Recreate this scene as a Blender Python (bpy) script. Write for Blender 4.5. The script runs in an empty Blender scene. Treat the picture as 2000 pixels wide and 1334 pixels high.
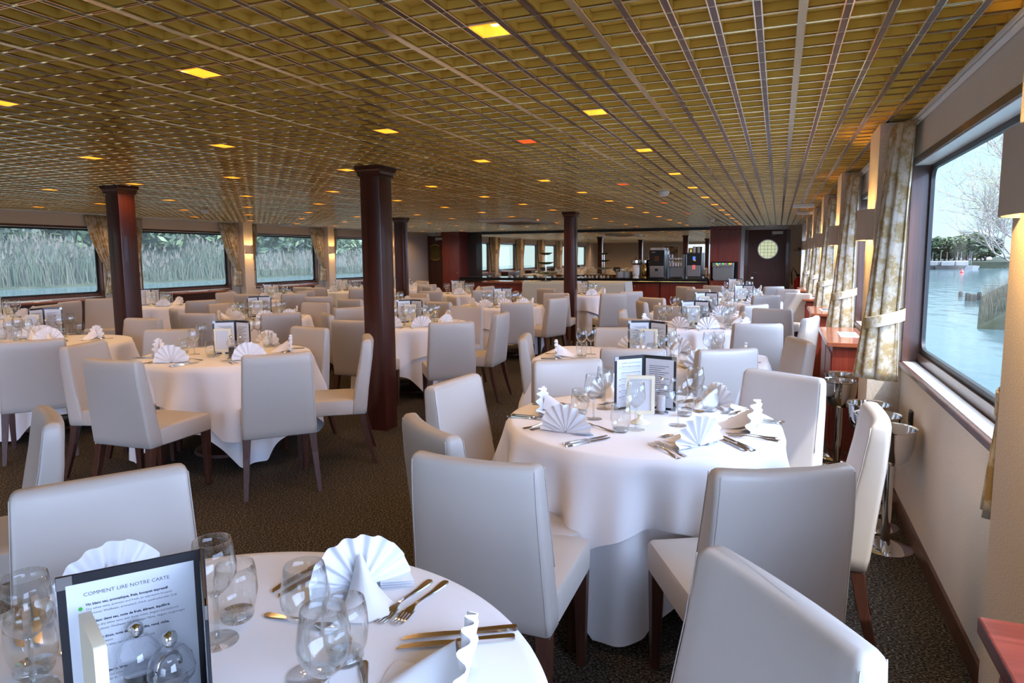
import bpy, bmesh, math, random
from mathutils import Vector, Matrix, Euler
S = bpy.context.scene
COL = S.collection
PI = math.pi
rnd = random.Random(7)
# ------------------------------------------------------------------ camera
YAW, PIT, ROL, FPX, CY, CH = math.radians(22.0), math.radians(6.25), math.radians(-.41), 1282., 640., 1.5
_f = Vector((-math.sin(YAW)*math.cos(PIT), math.cos(YAW)*math.cos(PIT), -math.sin(PIT)))
_r = _f.cross(Vector((0, 0, 1))).normalized(); _u = _r.cross(_f)
_r, _u = math.cos(ROL)*_r+math.sin(ROL)*_u, -math.sin(ROL)*_r+math.cos(ROL)*_u
CAM = Vector((0, 0, CH))
cd = bpy.data.cameras.new('camera'); cam = bpy.data.objects.new('camera', cd); COL.objects.link(cam)
cam.matrix_world = Matrix(((_r.x, _u.x, -_f.x, 0), (_r.y, _u.y, -_f.y, 0), (_r.z, _u.z, -_f.z, CH), (0, 0, 0, 1)))
cd.sensor_width = 36; cd.lens = 36*FPX/2000; cd.shift_y = (CY-667)/2000; cd.clip_start = .05; cd.clip_end = 2000
S.camera = cam
def ray(x, y): return (x-1000)/FPX*_r-(y-CY)/FPX*_u+_f
def atz(x, y, z):                       # the point at height z seen at photograph pixel x, y
    d = ray(x, y); return CAM+d*((z-CH)/d.z)
def aty(x, y, Y):
    d = ray(x, y); return CAM+d*(Y/d.y)
# ------------------------------------------------------------------ view, world, sun
S.view_settings.view_transform = 'Standard'; S.view_settings.look = 'None'
S.view_settings.exposure = 0.42; S.view_settings.gamma = 1; S.view_settings.use_curve_mapping = False
cy = S.cycles
cy.max_bounces = 9; cy.diffuse_bounces = 4; cy.glossy_bounces = 4; cy.transmission_bounces = 6; cy.transparent_max_bounces = 24
cy.caustics_reflective = True; cy.caustics_refractive = False; cy.sample_clamp_indirect = 4; cy.sample_clamp_direct = 0
cy.use_denoising = True; cy.blur_glossy = 1.0
SUN = Vector((.42, -.30, .86)).normalized()     # towards the sun
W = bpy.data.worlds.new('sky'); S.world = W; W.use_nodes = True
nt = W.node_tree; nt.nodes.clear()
def wn(t, **k):
    n = nt.nodes.new(t)
    for a, b in k.items(): setattr(n, a, b)
    return n
tc = wn('ShaderNodeTexCoord'); sx = wn('ShaderNodeSeparateXYZ'); nt.links.new(tc.outputs['Generated'], sx.inputs[0])
rp = wn('ShaderNodeValToRGB'); nt.links.new(sx.outputs['Z'], rp.inputs[0])
SKY = [(.0, (.72, .96, 1.10)), (.12, (.60, .90, 1.08)), (.30, (.52, .82, 1.06)), (.5, (1.5, 1.9, 2.3)), (1., (4.2, 5.0, 5.9))]
els = rp.color_ramp.elements
for i, (p, c) in enumerate(SKY):
    e = els[i] if i < 2 else els.new(p)
    e.position = p; e.color = (*c, 1)
dp = wn('ShaderNodeVectorMath', operation='DOT_PRODUCT'); nt.links.new(tc.outputs['Generated'], dp.inputs[0]); dp.inputs[1].default_value = Vector((.80, -.42, .42)).normalized()  # broad glow added to the sky, out of view, to brighten the room
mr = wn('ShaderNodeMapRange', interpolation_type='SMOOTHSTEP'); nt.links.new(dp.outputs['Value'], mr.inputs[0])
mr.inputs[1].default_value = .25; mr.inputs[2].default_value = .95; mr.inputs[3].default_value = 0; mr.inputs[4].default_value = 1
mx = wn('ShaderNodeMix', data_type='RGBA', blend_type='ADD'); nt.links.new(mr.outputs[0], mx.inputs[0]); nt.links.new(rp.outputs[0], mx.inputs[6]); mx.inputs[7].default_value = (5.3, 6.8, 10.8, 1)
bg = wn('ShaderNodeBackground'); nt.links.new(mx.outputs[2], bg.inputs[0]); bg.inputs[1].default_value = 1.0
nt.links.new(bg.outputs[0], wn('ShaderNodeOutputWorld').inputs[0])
sl = bpy.data.lights.new('sun', 'SUN'); sl.energy = 5.0; sl.angle = math.radians(.6); sl.color = (1, .95, .87)
so = bpy.data.objects.new('sun', sl); COL.objects.link(so); so.location = (6, -4, 12)
so.rotation_euler = SUN.to_track_quat('Z', 'Y').to_euler()
LAMP_W, SCONCE_W = 15.0, 130.0
# ------------------------------------------------------------------ materials
def lin(h):
    return tuple(((c/255)/12.92 if c/255 <= .04045 else ((c/255+.055)/1.055)**2.4) for c in h)
def mat(name, col, rough=.5, metal=0, spec=.5, emit=None, es=0, trans=0, coat=0, sheen=0):
    m = bpy.data.materials.new(name); m.use_nodes = True
    b = m.node_tree.nodes['Principled BSDF']
    b.inputs['Base Color'].default_value = (*col, 1); b.inputs['Roughness'].default_value = rough; b.inputs['Metallic'].default_value = metal
    b.inputs['Specular IOR Level'].default_value = spec; b.inputs['Transmission Weight'].default_value = trans
    b.inputs['Coat Weight'].default_value = coat; b.inputs['Sheen Weight'].default_value = sheen
    if emit: b.inputs['Emission Color'].default_value = (*emit, 1); b.inputs['Emission Strength'].default_value = es
    return m
def N(m, t, **k):
    n = m.node_tree.nodes.new(t)
    for a, b in k.items(): setattr(n, a, b)
    return n
def Lk(m, a, b): m.node_tree.links.new(a, b)
def noise(m, scale, detail=2, stretch=(1, 1, 1), coord='Object', rough=.5):
    t = N(m, 'ShaderNodeTexCoord'); mp = N(m, 'ShaderNodeMapping'); mp.inputs['Scale'].default_value = stretch
    Lk(m, t.outputs[coord], mp.inputs[0]); n = N(m, 'ShaderNodeTexNoise'); n.inputs['Scale'].default_value = scale; n.inputs['Detail'].default_value = detail
    n.inputs['Roughness'].default_value = rough
    Lk(m, mp.outputs[0], n.inputs[0]); return n.outputs[0]
def ramp(m, fac, stops):
    r = N(m, 'ShaderNodeValToRGB'); Lk(m, fac, r.inputs[0])
    e = r.color_ramp.elements
    for i, (p, c) in enumerate(stops):
        q = e[i] if i < 2 else e.new(p)
        q.position = p; q.color = (*c, 1)
    return r.outputs[0]
def colour(m, out): Lk(m, out, m.node_tree.nodes['Principled BSDF'].inputs['Base Color'])
def bump(m, h, s=.2, d=.002):
    b = N(m, 'ShaderNodeBump'); b.inputs['Strength'].default_value = s; b.inputs['Distance'].default_value = d
    Lk(m, h, b.inputs['Height']); Lk(m, b.outputs[0], m.node_tree.nodes['Principled BSDF'].inputs['Normal'])
M = {}
def wood(name, c1, c2, rough=.25, stretch=(60, 60, 1.5), coat=.3):
    m = mat(name, c1, rough, coat=coat); colour(m, ramp(m, noise(m, 1.0, 3, stretch), [(.3, c1), (.7, c2)])); return m
M['mahogany'] = wood('mahogany', (.028, .0055, .004), (.062, .011, .006), .30, coat=.12)
M['cabinet'] = wood('cabinet_wood', (.13, .018, .011), (.26, .045, .023), .35, (70, 70, 1.2), .1)
M['doorwood'] = wood('door_wood', (.065, .022, .013), (.10, .036, .022), .5, (90, 90, 2), .0)
M['framewood'] = wood('window_frame_wood', (.05, .018, .010), (.10, .036, .020), .35, (50, 50, 2))
M['leg'] = wood('chair_leg_wood', (.040, .014, .009), (.075, .026, .015), .4, (120, 120, 4), .1)
M['counterwood'] = wood('counter_top_wood', (.22, .060, .034), (.32, .095, .036), .2, (4, 60, 60), .4)
M['redtop'] = wood('dark_red_top_wood', (.085, .016, .014), (.15, .030, .026), .28, (4, 60, 60), .4)
m = M['leather'] = mat('cream_leather', (.45, .41, .375), .40); bump(m, noise(m, 420, 2), .12, .0006)
M['stitch'] = mat('stitching', (.44, .40, .37), .6)
m = M['cloth'] = mat('white_linen', (.82, .81, .83), .8, spec=.2, sheen=.1); bump(m, noise(m, 600, 1), .1, .0004)
M['napkin'] = mat('white_napkin', (.84, .84, .87), .75, spec=.2, sheen=.1)
m = M['paper'] = mat('linen_wallpaper', (.42, .36, .30), .85, spec=.2)
colour(m, ramp(m, noise(m, 120, 2, (1, 1, 3)), [(.3, (.54, .455, .37)), (.7, (.73, .64, .54))]))
m = M['carpet'] = mat('speckled_carpet', (.03, .027, .025), .95, spec=.1)
mxn = N(m, 'ShaderNodeMix', data_type='RGBA')
a = ramp(m, noise(m, 85, 4, (1, 1.7, 1), rough=.85), [(.42, (.006, .006, .006)), (.52, (.040, .033, .027)), (.62, (.26, .22, .175))])
b = ramp(m, noise(m, 1.0, 5, (9, 90, 1), rough=.8), [(.66, (0, 0, 0)), (.72, (1, 1, 1))])
Lk(m, b, mxn.inputs[0]); Lk(m, a, mxn.inputs[6]); mxn.inputs[7].default_value = (.34, .30, .25, 1); colour(m, mxn.outputs[2]); bump(m, noise(m, 160, 3), .8, .006)
m = M['goldpanel'] = mat('gold_ceiling_panel', (.42, .29, .055), .40, .3)
colour(m, ramp(m, noise(m, 1.2, 2, (.3, .3, 1)), [(.3, (.66, .44, .09)), (.7, (.82, .56, .12))]))
M['bar'] = mat('bronze_lattice', (.11, .048, .014), .35, .3)
M['crossbar'] = mat('bronze_crossbar', (.40, .26, .13), .16, 1)
M['brightbar'] = mat('polished_brass_edge', (.80, .66, .46), .16, 1)
M['seam'] = mat('pale_gold_strip', (.86, .76, .50), .22, 1)
m = M['curtain'] = mat('damask_curtain', (.6, .55, .47), .8, spec=.2)
colour(m, ramp(m, noise(m, 13, 7, (1, 1, .8), rough=.75), [(.44, (.34, .24, .11)), (.52, (.48, .41, .30)), (.62, (.56, .51, .43))]))
m.node_tree.nodes['Principled BSDF'].inputs['Transmission Weight'].default_value = 0
M['shade'] = mat('greige_lampshade', (.50, .42, .35), .85)
M['bulb'] = mat('warm_bulb', (1, .6, .2), .5, emit=(1, .55, .12), es=14)
M['lampbox'] = mat('amber_lamp_reflector', (.9, .45, .08), .4, .3, emit=(1, .42, .03), es=.75)
M['redbox'] = mat('red_lamp_reflector', (.7, .1, .03), .4, .3, emit=(1, .16, .02), es=.5)
for k in ('bulb', 'lampbox', 'redbox'): M[k].cycles.emission_sampling = 'NONE'
M['chrome'] = mat('chrome', (.80, .79, .78), .08, 1)
M['steel'] = mat('brushed_steel', (.38, .37, .36), .32, 1)
M['cutlery'] = mat('polished_cutlery', (.72, .68, .62), .14, 1)
M['brass'] = mat('brass', (.78, .52, .16), .2, 1)
M['black'] = mat('black_plastic', (.008, .008, .009), .3)
M['blackleather'] = mat('black_leatherette', (.012, .013, .018), .28)
M['granite'] = mat('black_granite', (.012, .011, .011), .12)
M['white'] = mat('white_plastic', (.75, .75, .73), .4)
M['china'] = mat('white_china', (.78, .78, .77), .15)
M['ivory'] = mat('ivory_frame', (.80, .74, .56), .4)
M['page'] = mat('white_page', (.62, .64, .68), .4)
M['ink'] = mat('dark_ink', (.05, .055, .08), .6)
M['greendot'] = mat('green_dot', (.05, .42, .06), .5); M['yellowdot'] = mat('yellow_dot', (.72, .62, .10), .5); M['reddot'] = mat('red_dot', (.5, .03, .03), .5)
M['darkgrey'] = mat('dark_grey', (.05, .05, .036), .4)
M['slate'] = mat('slate_blue_grey', (.14, .17, .20), .4)
M['redpaint'] = mat('red_paint', (.45, .012, .012), .3)
M['greenglass'] = mat('green_platter', (.045, .10, .055), .15)
M['pepper'] = mat('peppercorns', (.03, .022, .018), .7); M['salt'] = mat('salt_grains', (.75, .75, .75), .8)
M['gasket'] = mat('black_gasket', (.010, .011, .012), .45)
M['whitelac'] = mat('white_reveal', (.70, .69, .66), .35)
M['plaster'] = mat('pale_wall', (.44, .37, .28), .8)
m = M['mirror'] = mat('mirror', (.80, .76, .66), .015, 1)
def glass(name, base, edge, tint=(.97, .98, .98), rough=.0, veil=0, veilcol=(.8, .8, .8)):
    m = bpy.data.materials.new(name); m.use_nodes = True; t = m.node_tree; t.nodes.clear()
    tr = N(m, 'ShaderNodeBsdfTransparent'); tr.inputs[0].default_value = (*tint, 1)
    gl = N(m, 'ShaderNodeBsdfGlossy'); gl.inputs['Roughness'].default_value = rough; gl.inputs[0].default_value = (1, 1, 1, 1)
    lw = N(m, 'ShaderNodeLayerWeight'); lw.inputs['Blend'].default_value = .5
    mp = N(m, 'ShaderNodeMath', operation='POWER'); Lk(m, lw.outputs['Facing'], mp.inputs[0]); mp.inputs[1].default_value = 2.8
    mr = N(m, 'ShaderNodeMath', operation='MULTIPLY_ADD'); Lk(m, mp.outputs[0], mr.inputs[0]); mr.inputs[1].default_value = edge; mr.inputs[2].default_value = base
    mx = N(m, 'ShaderNodeMixShader'); Lk(m, mr.outputs[0], mx.inputs[0]); Lk(m, tr.outputs[0], mx.inputs[1]); Lk(m, gl.outputs[0], mx.inputs[2])
    o = N(m, 'ShaderNodeOutputMaterial'); out = mx.outputs[0]
    if veil:
        df = N(m, 'ShaderNodeBsdfTranslucent'); df.inputs[0].default_value = (*veilcol, 1)
        m2 = N(m, 'ShaderNodeMixShader'); m2.inputs[0].default_value = veil; Lk(m, out, m2.inputs[1]); Lk(m, df.outputs[0], m2.inputs[2]); out = m2.outputs[0]
    Lk(m, out, o.inputs[0]); return m
M['glass'] = glass('clear_glass', .03, .95)
M['glassbase'] = glass('thick_glass', .08, .85, (.90, .92, .92))
M['pane'] = glass('window_glass', .006, .07, (.97, .98, .98))
M['pane_hazy'] = glass('haze_veiled_window_glass', .006, .07, (.93, .95, .94), 0, .035, (.9, .92, .92))  # pale veil puts haze and reflections into the left panes
M['acrylic'] = glass('acrylic', .06, .7, (.93, .93, .94))
# ------------------------------------------------------------------ mesh helpers
class MB:
    def __init__(s): s.v = []; s.f = []; s.mi = []; s.m = 0
    def add(s, vs, fs):
        o = len(s.v); s.v += [tuple(v) for v in vs]; s.f += [tuple(i+o for i in f) for f in fs]; s.mi += [s.m]*len(fs); return s
    def box(s, x0, y0, z0, x1, y1, z1):
        return s.add([(x0, y0, z0), (x1, y0, z0), (x1, y1, z0), (x0, y1, z0), (x0, y0, z1), (x1, y0, z1), (x1, y1, z1), (x0, y1, z1)],
                     [(0, 3, 2, 1), (4, 5, 6, 7), (0, 1, 5, 4), (1, 2, 6, 5), (2, 3, 7, 6), (3, 0, 4, 7)])
    def cbox(s, c, d): return s.box(c[0]-d[0]/2, c[1]-d[1]/2, c[2]-d[2]/2, c[0]+d[0]/2, c[1]+d[1]/2, c[2]+d[2]/2)
    def rings(s, rs, cap0=True, cap1=True, closed=True):
        n = len(rs[0]); vs = [p for r in rs for p in r]; fs = []
        for i in range(len(rs)-1):
            for j in range(n if closed else n-1):
                k = (j+1) % n; fs.append((i*n+j, i*n+k, (i+1)*n+k, (i+1)*n+j))
        if cap0: fs.append(tuple(range(n-1, -1, -1)))
        if cap1: fs.append(tuple((len(rs)-1)*n+j for j in range(n)))
        return s.add(vs, fs)
    def lathe(s, prof, n=24, c=(0, 0, 0), a0=0, a1=2*PI, cap=True):
        full = abs(a1-a0-2*PI) < 1e-6; k = n if full else n+1
        rs = [[(c[0]+max(r, 1e-4)*math.cos(a0+(a1-a0)*j/n), c[1]+max(r, 1e-4)*math.sin(a0+(a1-a0)*j/n), c[2]+z) for j in range(k)] for r, z in prof]
        return s.rings(rs, cap and full, cap and full, full)
    def tube(s, pts, r, n=8, cap=True):
        pts = [Vector(p) for p in pts]; rs = []
        up = Vector((0, 0, 1))
        for i, p in enumerate(pts):
            t = (pts[min(i+1, len(pts)-1)]-pts[max(i-1, 0)]).normalized()
            if abs(t.dot(up)) > .98: a = t.cross(Vector((0, 1, 0))).normalized()
            else: a = t.cross(up).normalized()
            b = a.cross(t); q = r[i] if isinstance(r, (list, tuple)) else r
            rs.append([p+q*(math.cos(2*PI*j/n)*a+math.sin(2*PI*j/n)*b) for j in range(n)])
        return s.rings(rs, cap, cap)
    def grid(s, rows):
        n = len(rows[0]); vs = [p for r in rows for p in r]
        return s.add(vs, [(i*n+j, i*n+j+1, (i+1)*n+j+1, (i+1)*n+j) for i in range(len(rows)-1) for j in range(n-1)])
    def prism(s, poly, z0, z1, axis='z'):
        def P(p, h): return (p[0], p[1], h) if axis == 'z' else ((p[0], h, p[1]) if axis == 'y' else (h, p[0], p[1]))
        return s.rings([[P(p, z0) for p in poly], [P(p, z1) for p in poly]])
    def xf(s, mat4, i0=0):
        for i in range(i0, len(s.v)): s.v[i] = tuple(mat4 @ Vector(s.v[i]))
        return s
    def mesh(s, name, mats, smooth=False, bevel=0, seg=2, recalc=True):
        me = bpy.data.meshes.new(name); me.from_pydata(s.v, [], s.f); me.update()
        for mm in (mats if isinstance(mats, (list, tuple)) else [mats]): me.materials.append(M[mm] if isinstance(mm, str) else mm)
        for p, i in zip(me.polygons, s.mi): p.material_index = i
        if recalc or bevel:
            b = bmesh.new(); b.from_mesh(me)
            if bevel:
                bmesh.ops.bevel(b, geom=b.edges[:], offset=bevel, segments=seg, affect='EDGES', profile=.5, clamp_overlap=True)
            bmesh.ops.recalc_face_normals(b, faces=b.faces[:]); b.to_mesh(me); b.free()
        if smooth:
            me.polygons.foreach_set('use_smooth', [True]*len(me.polygons))
            if smooth != 'all': me.set_sharp_from_angle(angle=math.radians(42))
        return me
    def obj(s, name, mats, parent=None, **k): return ob(name, s.mesh(name, mats, **k), parent)
def ob(name, me, parent=None, loc=(0, 0, 0), rz=0):
    o = bpy.data.objects.new(name, me); COL.objects.link(o); o.parent = parent; o.location = loc; o.rotation_euler = (0, 0, rz); return o
def tag(o, label=None, cat=None, group=None, kind=None):
    if label: o['label'] = label
    if cat: o['category'] = cat
    if group: o['group'] = group
    if kind: o['kind'] = kind
    return o
def thing(name, label, cat, loc=(0, 0, 0), rz=0, group=None):
    return tag(ob(name, None, None, loc, rz), label, cat, group)
def struct(o): o['kind'] = 'structure'; return o
def dup(root, loc, rz=None, label=None, group=None):
    r = root.copy(); COL.objects.link(r); r.location = loc
    if rz is not None: r.rotation_euler = (0, 0, rz)
    if label: r['label'] = label
    if group: r['group'] = group
    for ch in root.children:
        c = ch.copy(); COL.objects.link(c); c.parent = r
        for g in ch.children:
            d = g.copy(); COL.objects.link(d); d.parent = c
    return r
class Kind:                             # first use moves the original, later uses copy it
    def __init__(s, root): s.root = root; s.used = False
    def put(s, loc, rz, label, group=None):
        if not s.used:
            s.used = True; r = s.root; r.location = loc; r.rotation_euler = (0, 0, rz); r['label'] = label
            if group: r['group'] = group
            return r
        return dup(s.root, loc, rz, label, group)
def rrect(w, d, r, n=4, cx=0, cy=0):
    out = []
    for sx_, sy_, a in ((1, 1, 0), (-1, 1, PI/2), (-1, -1, PI), (1, -1, 3*PI/2)):
        for i in range(n+1):
            t = a+PI/2*i/n; out.append((cx+sx_*(w/2-r)+r*math.cos(t), cy+sy_*(d/2-r)+r*math.sin(t)))
    return out
# ------------------------------------------------------------------ room shell
H = 2.25; XR, XL, YF, YN = .70, -10.6, 19.0, -2.6
struct(MB().box(XL-.3, YN-.2, -.06, XR+.3, YF+.2, 0).obj('floor', 'carpet'))
# ceiling: gold panels behind a brass lattice of cells, every fifth strip a pale seam
CW, CL = .129, .138
def ceiling():
    c = MB(); c.box(XL, YN, H+.034, XR, YF, H+.08)
    x0, y0 = .045, 2.452
    ix0, ix1 = math.ceil((XL-x0)/CW), math.floor((XR-x0)/CW)
    iy0, iy1 = math.ceil((YN-y0)/CL), math.floor((YF-y0)/CL)
    for i in range(ix0, ix1+1):
        x = x0+i*CW; seam = i % 5 == 0
        c.m = 0; c.box(x-.0125, YN, H+.006, x+.0125, YF, H+.033)
        c.m = 1; c.box(x-.0095, YN, H+.003, x+.0095, YF, H+.006)
        c.m = 2; c.box(x-.0135, YN, H, x-.0095, YF, H+.006); c.box(x+.0095, YN, H, x+.0135, YF, H+.006)
        if seam: c.m = 3; c.box(x-.0125, YN, H-.002, x+.0125, YF, H+.003)
    for j in range(iy0, iy1+1):
        y = y0+j*CL; seam = j % 5 == 0
        c.m = 0; c.box(XL, y-.005, H+.007, XR, y+.005, H+.033)
        c.m = 3 if seam else 4; c.box(XL, y-.006, H+.0035, XR, y+.0025, H+.007)
        c.m = 2; c.box(XL, y+.0025, H+.002, XR, y+.006, H+.007)
    return struct(c.obj('ceiling', ['goldpanel', 'bar', 'brightbar', 'seam', 'crossbar'], recalc=False))
ceiling()
SILL, TOP = .864, 2.0
def side_wall(name, x, s, wins, pils, pane, tn):
    # s = +1: outside is +x. wins: (y0, y1); pils: (y0, y1)
    X = lambda d: x+s*d
    w = MB()
    w.box(min(X(0), X(.112)), YN, 0, max(X(0), X(.112)), YF, SILL-.03)
    w.box(min(X(0), X(.112)), YN, TOP+.03, max(X(0), X(.112)), YF, H+.02)
    ys = [YN]+[y for a in wins for y in a]+[YF]
    for a, b in zip(ys[::2], ys[1::2]): w.box(min(X(0), X(.112)), a, SILL-.03, max(X(0), X(.112)), b, TOP+.03)
    for a, b in pils: w.box(min(X(-.175), X(.001)), a, 0, max(X(-.175), X(.001)), b, H-.002)
    struct(w.obj(name, 'paper'))
    side = name.split('_')[1]
    bb = MB()
    ys = [YN]+[y for a in pils for y in a]+[YF]
    for a, b in zip(ys[::2], ys[1::2]): bb.box(min(X(-.015), X(0)), a, 0, max(X(-.015), X(0)), b, .085)
    struct(bb.obj('baseboard_'+side, 'framewood'))
    tr = MB()
    for a, b in wins:
        tr.box(min(X(-.035), X(0)), a-.12, H-.028, max(X(-.035), X(0)), b+.12, H-.010); tr.box(min(X(-.03), X(-.005)), a-.12, H-.040, max(X(-.03), X(-.005)), b+.12, H-.034)
    struct(tr.obj('trim_%d' % tn, 'white'))
    for k, (a, b) in enumerate(wins):
        root = struct(ob('window_%d' % (tn*10+k), None))
        fr = MB()
        fr.box(min(X(-.004), X(.105)), a, TOP, max(X(-.004), X(.105)), b, TOP+.032)
        fr.m = 0
        fr.box(min(X(-.004), X(.105)), a, SILL, max(X(-.004), X(.105)), a+.022, TOP); fr.box(min(X(-.004), X(.105)), b-.022, SILL, max(X(-.004), X(.105)), b, TOP)
        fr.box(min(X(.075), X(.105)), a, SILL, max(X(.075), X(.105)), b, SILL+.055)
        fr.obj('window_frame', 'framewood', root)
        sf = MB(); sf.box(min(X(.005), X(.09)), a+.024, TOP-.006, max(X(.005), X(.09)), b-.024, TOP-.0005); sf.obj('reveal', 'whitelac', root)
        sl_ = MB(); sl_.box(min(X(-.022), X(.105)), a, SILL-.03, max(X(-.022), X(.105)), b, SILL); so_ = sl_.obj('sill', 'framewood', root, bevel=.006)
        MB().box(min(X(.0), X(.066)), a+.024, SILL-.001, max(X(.0), X(.066)), b-.024, SILL+.002).obj('sill_top', 'whitelac', so_)  # white strip puts the glare on the sill into its colour
        g = MB(); y0, y1, z0, z1 = a+.03, b-.03, SILL+.06, TOP-.01
        o_ = [(p[0], p[1]) for p in rrect(y1-y0, z1-z0, .07, 6, (y0+y1)/2, (z0+z1)/2)]; i_ = rrect(y1-y0-.05, z1-z0-.05, .06, 6, (y0+y1)/2, (z0+z1)/2)
        q = rrect(y1-y0+.02, z1-z0+.02, .003, 6, (y0+y1)/2, (z0+z1)/2)
        rings = [[(X(d), p[0], p[1]) for p in r] for r, d in ((q, .088), (i_, .084), (i_, .104), (q, .106))]
        g.rings(rings, False, False); g.obj('gasket', 'gasket', root, smooth=True)
        p = MB(); p.box(min(X(.095), X(.099)), y0+.005, z0+.005, max(X(.095), X(.099)), y1-.005, z1-.005); p.obj('pane', pane, root)
RP = [(-1.35, -.9), (1.46, 1.95), (4.43, 4.86), (6.95, 7.38), (9.52, 9.95), (12.1, 12.52), (14.85, 15.27), (17.6, 18.0)]
LP = [(-.55, -.25), (2.30, 2.60), (5.15, 5.45), (7.98, 8.26), (10.79, 11.05), (13.60, 13.85), (16.4, 16.7)]
def between(P, m): return [(a[1]+m, b[0]-m) for a, b in zip(P, P[1:])]
side_wall('wall_right', XR, 1, [(-.85, 1.41)]+between(RP, .005)[1:], RP, 'pane', 1)
LW = between(LP, .22)
side_wall('wall_left', XL, -1, LW, LP, 'pane_hazy', 2)
# far wall, with the ceiling edge band
struct(MB().box(XL-.18, YF, 0, XR+.18, YF+.15, H+.08).obj('wall_far', 'paper'))
# wall behind the camera: solid on the left, unseen openings added right for daylight
w = MB(); w.box(XL-.18, YN-.15, 0, -5.2, YN, H+.08); w.box(-5.2, YN-.15, 0, XR+.18, YN, .35); w.box(-5.2, YN-.15, 2.1, XR+.18, YN, H+.08)
for x in (-5.2, -3.25, -1.3, .62): w.box(x, YN-.15, .35, x+.12, YN, 2.1)
struct(w.obj('wall_near', 'paper'))
# ------------------------------------------------------------------ columns
def column(x, y, label):
    t = thing('column', label, 'column', (x, y, 0))
    d = .096
    MB().prism(rrect(2*d, 2*d, .008, 2), 0, H-.002).obj('shaft', 'mahogany', t, smooth=True)
    c = MB(); pr = [(d+.004, H-.085), (d+.012, H-.080), (d+.012, H-.062), (d+.020, H-.040), (d+.030, H-.028), (d+.030, H-.001)]
    c.rings([[(sx_*r, sy_*r, z) for sx_, sy_ in ((1, 1), (-1, 1), (-1, -1), (1, -1))] for r, z in pr]); c.obj('capital', 'mahogany', t)
column(-3.19, 4.83, 'square mahogany column in the middle of the room, nearest the camera')
column(aty(233, 368, 4.92).x, 4.92, 'square mahogany column at left, standing before the left windows')
column(-3.40, 11.2, 'square mahogany column in front of the mirrored bar')
column(-6.85, 11.2, 'square mahogany column seen just right of the nearest column')
# ------------------------------------------------------------------ ceiling fittings
def ceil_lamp(red=False):
    t = thing('ceiling_lamp', 'x', 'ceiling lamp')
    b = MB(); a, c2 = .052, .056; z0, z1 = .0005, .033
    b.rings([[(-a, -c2, z0), (a, -c2, z0), (a, c2, z0), (-a, c2, z0)], [(-a*.9, -c2*.9, z1), (a*.9, -c2*.9, z1), (a*.9, c2*.9, z1), (-a*.9, c2*.9, z1)]], False, True)
    b.obj('reflector', 'redbox' if red else 'lampbox', t, recalc=False)
    q = MB(); q.lathe([(.0, .020), (.012, .016), (.020, .024), (.016, .032)], 10, (.018, .0, 0)); q.obj('bulb', 'redbox' if red else 'bulb', t, smooth='all')
    return Kind(t)
amber, red = ceil_lamp(), ceil_lamp(True)
def cell(x, y):                         # centre of the lattice cell around x, y
    i = math.floor((x-.045)/CW); j = math.floor((y-2.452)/CL); return (.045+(i+.5)*CW, 2.452+(j+.5)*CL)
ORD = ['first', 'second', 'third', 'fourth', 'fifth', 'sixth', 'seventh', 'eighth', 'ninth', 'tenth', 'eleventh', 'twelfth']
for i in range(8):
    for j in range(12):
        x, y = cell(-.95-1.29*i, 2.12+1.40*j)
        if not (XL+.2 < x < XR): continue
        if math.hypot(x+3.4, y-11.2) < .3 or math.hypot(x+6.85, y-11.2) < .3 or math.hypot(x+3.19, y-4.83) < .2: continue
        amber.put((x, y, H), 0, 'glowing amber ceiling lamp, %s row from the right windows, %s from the front' % (ORD[i], ORD[j]), 'square lamps recessed in the ceiling')
        L = bpy.data.lights.new('ceiling_lamp_light', 'SPOT'); L.energy = LAMP_W; L.color = (1, .60, .28); L.spot_size = math.radians(150); L.spot_blend = .8; L.shadow_soft_size = .04
        o = ob('ceiling_lamp_light', L, None, (x, y, H-.004))
for i in range(3, 8):  # lamp rows added behind the camera to brighten the rear wall
    for j in (-2, -1):
        x, y = cell(-.95-1.29*i, 2.12+1.40*j); amber.put((x, y, H), 0, '%s added amber ceiling lamp by the rear wall, %s row from the right' % ('wall side' if j == -2 else 'room side', ORD[i]), 'square lamps recessed in the ceiling')
        L = bpy.data.lights.new('ceiling_lamp_light', 'SPOT'); L.energy = LAMP_W*1.6; L.color = (1, .60, .28); L.spot_size = math.radians(150); L.spot_blend = .8; L.shadow_soft_size = .04
        ob('ceiling_lamp_light', L, None, (x, y, H-.004))
for k, (x, y) in enumerate([(-1.6, 4.17), (-1.62, 7.04), (-1.62, 9.85), (-1.62, 12.6)]):
    x, y = cell(x, y); red.put((x, y, H), 0, 'dim red ceiling lamp between the amber rows, %s from the front' % ORD[k], 'red lamps in the ceiling')
def detector(x, y, label):
    t = thing('smoke_detector', label, 'smoke detector', (x, y, H))
    MB().lathe([(.060, 0), (.066, -.004), (.062, -.030), (.056, -.036)], 24).obj('base', 'white', t, smooth=True)
    MB().lathe([(.050, -.036), (.048, -.050), (.036, -.058), (.0, -.060)], 24).obj('sensor', 'white', t, smooth=True)
detector(-1.29, 8.05, 'round white smoke detector nearest the right windows')
detector(-1.36, 15.0, 'small white smoke detector above the far right tables')
detector(-8.3, 7.82, 'round smoke detector near the left windows')
detector(-5.03, 14.4, 'white smoke detector beside the ceiling air unit')
t = thing('air_conditioner', 'white square air conditioning cassette set in the ceiling', 'air conditioner', (-5.3, 13.5, H))
MB().prism(rrect(1.1, 1.9, .06, 4), -.045, 0).obj('panel', 'white', t, bevel=.008)
MB().box(-.33, -.55, -.052, .33, .55, -.046).obj('grille', 'darkgrey', t)
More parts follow.
